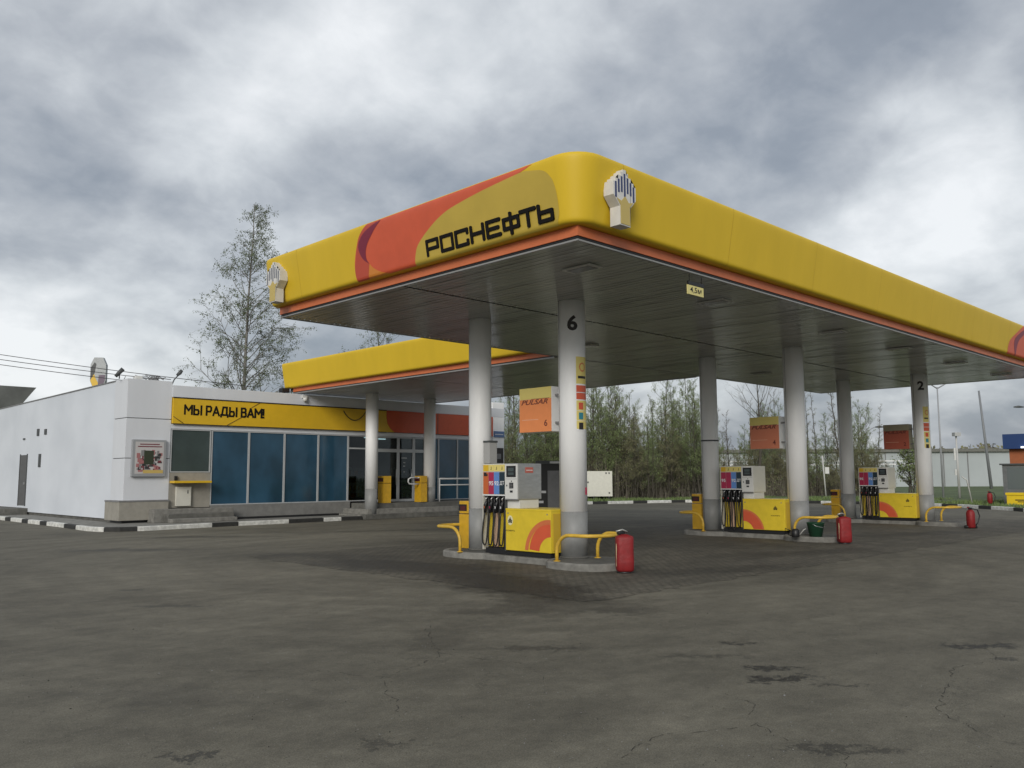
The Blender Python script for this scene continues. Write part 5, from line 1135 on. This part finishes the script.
# ------------------------------------------------------------------ trees
def grow(seed, H, spread, trunk_r, nmain, bark, leaf, leaves_per, leaf_s, droop=0.0, start=.22, up=.55, sub=5, stems=1, conical=.35, twiglen=.9, wind=0.0):
    rg = random.Random(seed); T = MB(); C = MB()
    def leafq(p, s_):
        a = Vector((rg.gauss(0, 1), rg.gauss(0, 1), rg.gauss(0, 1))).normalized(); b_ = a.orthogonal().normalized()*s_*rg.uniform(.5, 1.0); c_ = a.cross(b_).normalized()*s_*rg.uniform(.35, .8)
        C.add([p-b_, p+c_, p+b_, p-c_], [(0, 1, 2, 3)], leaf)
    def branch(p, d, L_, r_, depth):
        n = 4 if depth == 0 else 3; pts = [p]; dd = d.normalized()
        for k in range(n):
            dd = (dd+Vector((rg.gauss(0, .13)+wind*.1, rg.gauss(0, .13)-wind*.1, rg.gauss(0, .10)+(.10 if droop == 0 else .05)-droop*(.14*k if depth > 0 else .05*k)))).normalized()
            pts.append(pts[-1]+dd*L_/n)
        (T if depth < 1 else C).tube(pts, [r_*(1-.75*k/n) for k in range(n+1)], bark if depth < 1 else TWIG, 4 if depth == 0 else 3, cap=False)
        if depth >= 2:
            for k in range(max(1, int(leaves_per*min(1.6, L_/.55))) if leaves_per else 0):
                t_ = rg.random(); i = min(n-1, int(t_*n)); q_ = pts[i].lerp(pts[i+1], t_*n-i)
                leafq(q_+Vector((rg.gauss(0, .06), rg.gauss(0, .06), rg.gauss(0, .06)-.08*droop)), leaf_s)
            return
        for k in range(sub if depth == 0 else sub-1):
            t_ = rg.uniform(.25, 1.0); i = min(n-1, int(t_*n)); q_ = pts[i].lerp(pts[i+1], t_*n-i)
            sd_ = dd.cross(Vector((rg.gauss(0, 1), rg.gauss(0, 1), rg.gauss(0, 1)))).normalized()
            branch(q_, (dd*.8+sd_*rg.uniform(.4, .9)+Vector((0, 0, .15-droop*.3))), L_*rg.uniform(.35, .6)*twiglen, r_*.42, depth+1)
    for st in range(stems):
        bx, by = (0, 0) if stems == 1 else (rg.gauss(0, .35), rg.gauss(0, .35)); n = 12; pts = []; lean = Vector((rg.gauss(0, .03)+wind*.02, rg.gauss(0, .03)-wind*.02, 0)) if stems == 1 else Vector((bx*.12, by*.12, 0))
        x, y = bx, by
        Hs = H*(1 if st == 0 else rg.uniform(.65, .98))
        for k in range(n+1):
            pts.append(Vector((x, y, Hs*k/n))); x += lean.x*Hs/n+rg.gauss(0, .035); y += lean.y*Hs/n+rg.gauss(0, .035)
        T.tube(pts, [trunk_r*(1-.93*(k/n)**.85)+.006 for k in range(n+1)], bark, 6)
        for k in range(nmain):
            t_ = start+(1-start)*(k+rg.random())/nmain; t_ = min(.985, t_); i = min(n-1, int(t_*n)); p = pts[i].lerp(pts[i+1], t_*n-i)
            az = rg.uniform(0, 2*math.pi); prof = (1-t_)**conical*(.55+.45*min(1, (t_-start)/.18+.3))
            L_ = spread*prof*rg.uniform(.6, 1.1)
            branch(p, Vector((math.cos(az), math.sin(az), up+rg.uniform(-.15, .35))), max(.35, L_), trunk_r*.30*(1-t_)+.012, 0)
    return T, C
def tree_obj(geo, loc, name, label_, cat='tree', group=None, rot=0, sc_=1.0):
    T, C = geo; t = thing(name, (0, 0, 0), label_, cat, group); T.build('trunk', t); C.build('crown', t)
    t.location = loc; t.rotation_euler = (0, 0, rot); t.scale = (sc_,)*3; return t
def tree_copy(src, loc, label_, rot, sc_, group=None):
    t = copy_tree(src); t.location = loc; t.rotation_euler = (0, 0, rot); t.scale = sc_ if isinstance(sc_, tuple) else (sc_,)*3; t['label'] = label_
    if group: t['group'] = group
    return t
DG = mat('birch_leaf_dark', (.11, .14, .065), .75, noise_amt=.3)
tree_obj(grow(21, 18.8, 4.3, .17, 62, BIRCHB, DG, 12, .05, droop=.85, start=.15, up=.95, sub=6, conical=.5, twiglen=1.1, wind=.5), (24.6, 48.3, 0), 'birch_tree', 'tall slender birch with drooping twigs rising behind the shop')
tree_obj(grow(8, 12.8, 4.2, .12, 34, BARK, DG, 10, .05, droop=.5, start=.3, up=.8, sub=5, conical=.35), (34.4, 47.2, 0), 'birch_tree', 'thin tree crown showing between the two canopies')
# thicket prototypes
protos = []
specs = [(31, 8.0, 2.1, .06, 26, LEAF, 7, 3, .5), (32, 9.5, 2.5, .07, 28, LEAF, 6, 2, .6), (33, 7.0, 2.0, .05, 24, LEAF2, 8, 3, .5), (34, 9.0, 2.7, .08, 26, LEAF3, 6, 1, .55), (35, 8.5, 1.2, .05, 24, TWIG, 2, 2, .3), (36, 9.5, 1.1, .07, 30, LEAF2, 5, 1, .9)]
grp = 'leafing trees of the thicket behind the far kerb'
LBT = ['multi stemmed dull olive tree crowded into the thicket', 'tall olive green tree standing in the thicket', 'low bushy olive tree in the front of the thicket', 'fresh green leafing tree at the edge of the thicket', 'almost leafless thin stemmed tree in the thicket', 'narrow pointed tree with short level twigs in the thicket']
def place(px, d):
    v = fw+(px-512)/856.95*rr; v = v*d; return (v.x, v.y, .1)
for i, (sd_, H, sp_, tr, nm, lf, lp, st, con) in enumerate(specs):
    T, C = grow(sd_, H, sp_, tr, nm, BARK, lf, lp*3 if lp > 2 else lp, .036, start=.10, up=.9, sub=5, stems=st, conical=con)
    protos.append([T, C, None])
rg = random.Random(77)
plan = []
# px, depth, proto, height factor  (dense block between the first and second columns, thinner to the right)
for px in range(506, 706, 8): plan.append((px+rg.uniform(-3, 3), rg.uniform(62, 78), rg.choice((0, 1, 0, 1, 3, 4)), rg.uniform(.88, 1.12)))
for px in range(470, 720, 11): plan.append((px+rg.uniform(-4, 4), rg.uniform(57.5, 61), rg.choice((0, 2, 2, 0)), rg.uniform(.62, .95)))
for px in range(716, 800, 8): plan.append((px+rg.uniform(-3, 3), rg.uniform(66, 80), rg.choice((4, 5, 4, 0)), rg.uniform(.75, 1.0)))
for px in range(716, 890, 11): plan.append((px+rg.uniform(-3, 3), rg.uniform(63, 68), rg.choice((2, 2, 0)), rg.uniform(.45, .62)))
for px in (806, 815, 824, 838, 846, 853, 861, 872): plan.append((px, rg.uniform(66, 76), rg.choice((5, 0, 5)), 1.02-.004*abs(px-838)-(.18 if px > 855 else 0)))
for (px, d, pi_, hf) in plan:
    hf *= 1.0+.10*math.sin(px*.075)+.07*math.sin(px*.21+1)
    P = protos[pi_]; loc = place(px, d); rot = rg.uniform(0, 6.28)
    if P[2] is None: P[2] = tree_obj((P[0], P[1]), loc, 'thicket_tree', LBT[pi_], 'tree', grp, rot, hf)
    else: tree_copy(P[2], loc, LBT[pi_], rot, (hf*rg.uniform(.9, 1.25), hf*rg.uniform(.9, 1.25), hf), grp)
tree_obj(grow(55, 9.6, 4.2, .14, 16, BARK, TWIG, 0, .05, start=.35, up=.9, sub=5, conical=.15), place(757, 64), 'bare_tree', 'dark leafless spreading tree above the middle box sign')
tree_obj(grow(56, 4.2, 1.6, .06, 26, BARK, LEAF, 5, .09, start=.08, up=.8, sub=5, stems=3, conical=.3), place(905, 70), 'young_shrub', 'thin shrub growing behind the farthest fuel dispenser', 'shrub')
# undergrowth and distant wood
a = MB(); rg = random.Random(9)
for i in range(17000):
    px = rg.uniform(440, 880); d = rg.uniform(58.5, 72) if px < 716 else rg.uniform(64, 74); v = fw+(px-512)/856.95*rr; p = Vector((v.x*d, v.y*d, .1)); h = rg.uniform(.8, 3.8 if px < 716 else 2.2)*(1 if px < 860 else .5)
    q_ = p+Vector((rg.gauss(0, .25), rg.gauss(0, .25), h)); w_ = ax*rg.uniform(.008, .02)
    a.add([p-w_, p+w_, q_], [(0, 1, 2)], TWIG if i % 3 else BARK)
    for k in range(3):
        c = p.lerp(q_, rg.uniform(.15, 1))+Vector((rg.gauss(0, .15), rg.gauss(0, .15), 0)); n_ = Vector((rg.gauss(0, 1), rg.gauss(0, 1), rg.gauss(0, 1))).normalized(); b_ = n_.orthogonal().normalized()*rg.uniform(.03, .06); c_ = n_.cross(b_)*rg.uniform(.5, 1)
        a.add([c-b_, c+c_, c+b_, c-c_], [(0, 1, 2, 3)], (LEAF2, LEAF2, LEAF)[k])
a.build('undergrowth', kind='stuff')
a = MB()
for i in range(15000):
    px = rg.uniform(-100, 1150); d = rg.uniform(150, 190); v = fw+(px-512)/856.95*rr; p = Vector((v.x*d, v.y*d, 0)); h = 5.6+.7*math.sin(px*.021)+.5*math.sin(px*.077+1)+rg.random()*.8
    c = p+Vector((0, 0, rg.uniform(0, 1)**.6*h)); s_ = rg.uniform(.25, .6); n_ = Vector((rg.gauss(0, 1), rg.gauss(0, 1), rg.gauss(0, 1))).normalized(); b_ = n_.orthogonal().normalized()*s_; c_ = n_.cross(b_)*rg.uniform(.5, .9)
    a.add([c-b_, c+c_, c+b_, c-c_], [(0, 1, 2, 3)], (LEAF2, TWIG)[i % 2])
a.build('distant_wood', kind='stuff')
# grass tufts along the verge
a = MB()
for i in range(9000):
    k = rg.random()*(len(BK)-2)+1; j_ = int(k); p0 = Vector(BK[j_]); p1 = Vector(BK[min(j_+1, len(BK)-1)]); p = p0.lerp(p1, k-j_); d_ = (p1-p0).normalized(); nr = Vector((-d_.y, d_.x))
    q_ = p+nr*(.2+rg.random()**1.6*9); h = rg.uniform(.05, .2); w_ = .03
    a.add([(q_.x-w_*.7, q_.y+w_*.7, .12), (q_.x+w_*.7, q_.y-w_*.7, .12), (q_.x+rg.gauss(0, .05), q_.y+rg.gauss(0, .05), .12+h)], [(0, 1, 2)], LEAF3 if i % 3 else GRASS)
a.build('grass', kind='stuff')
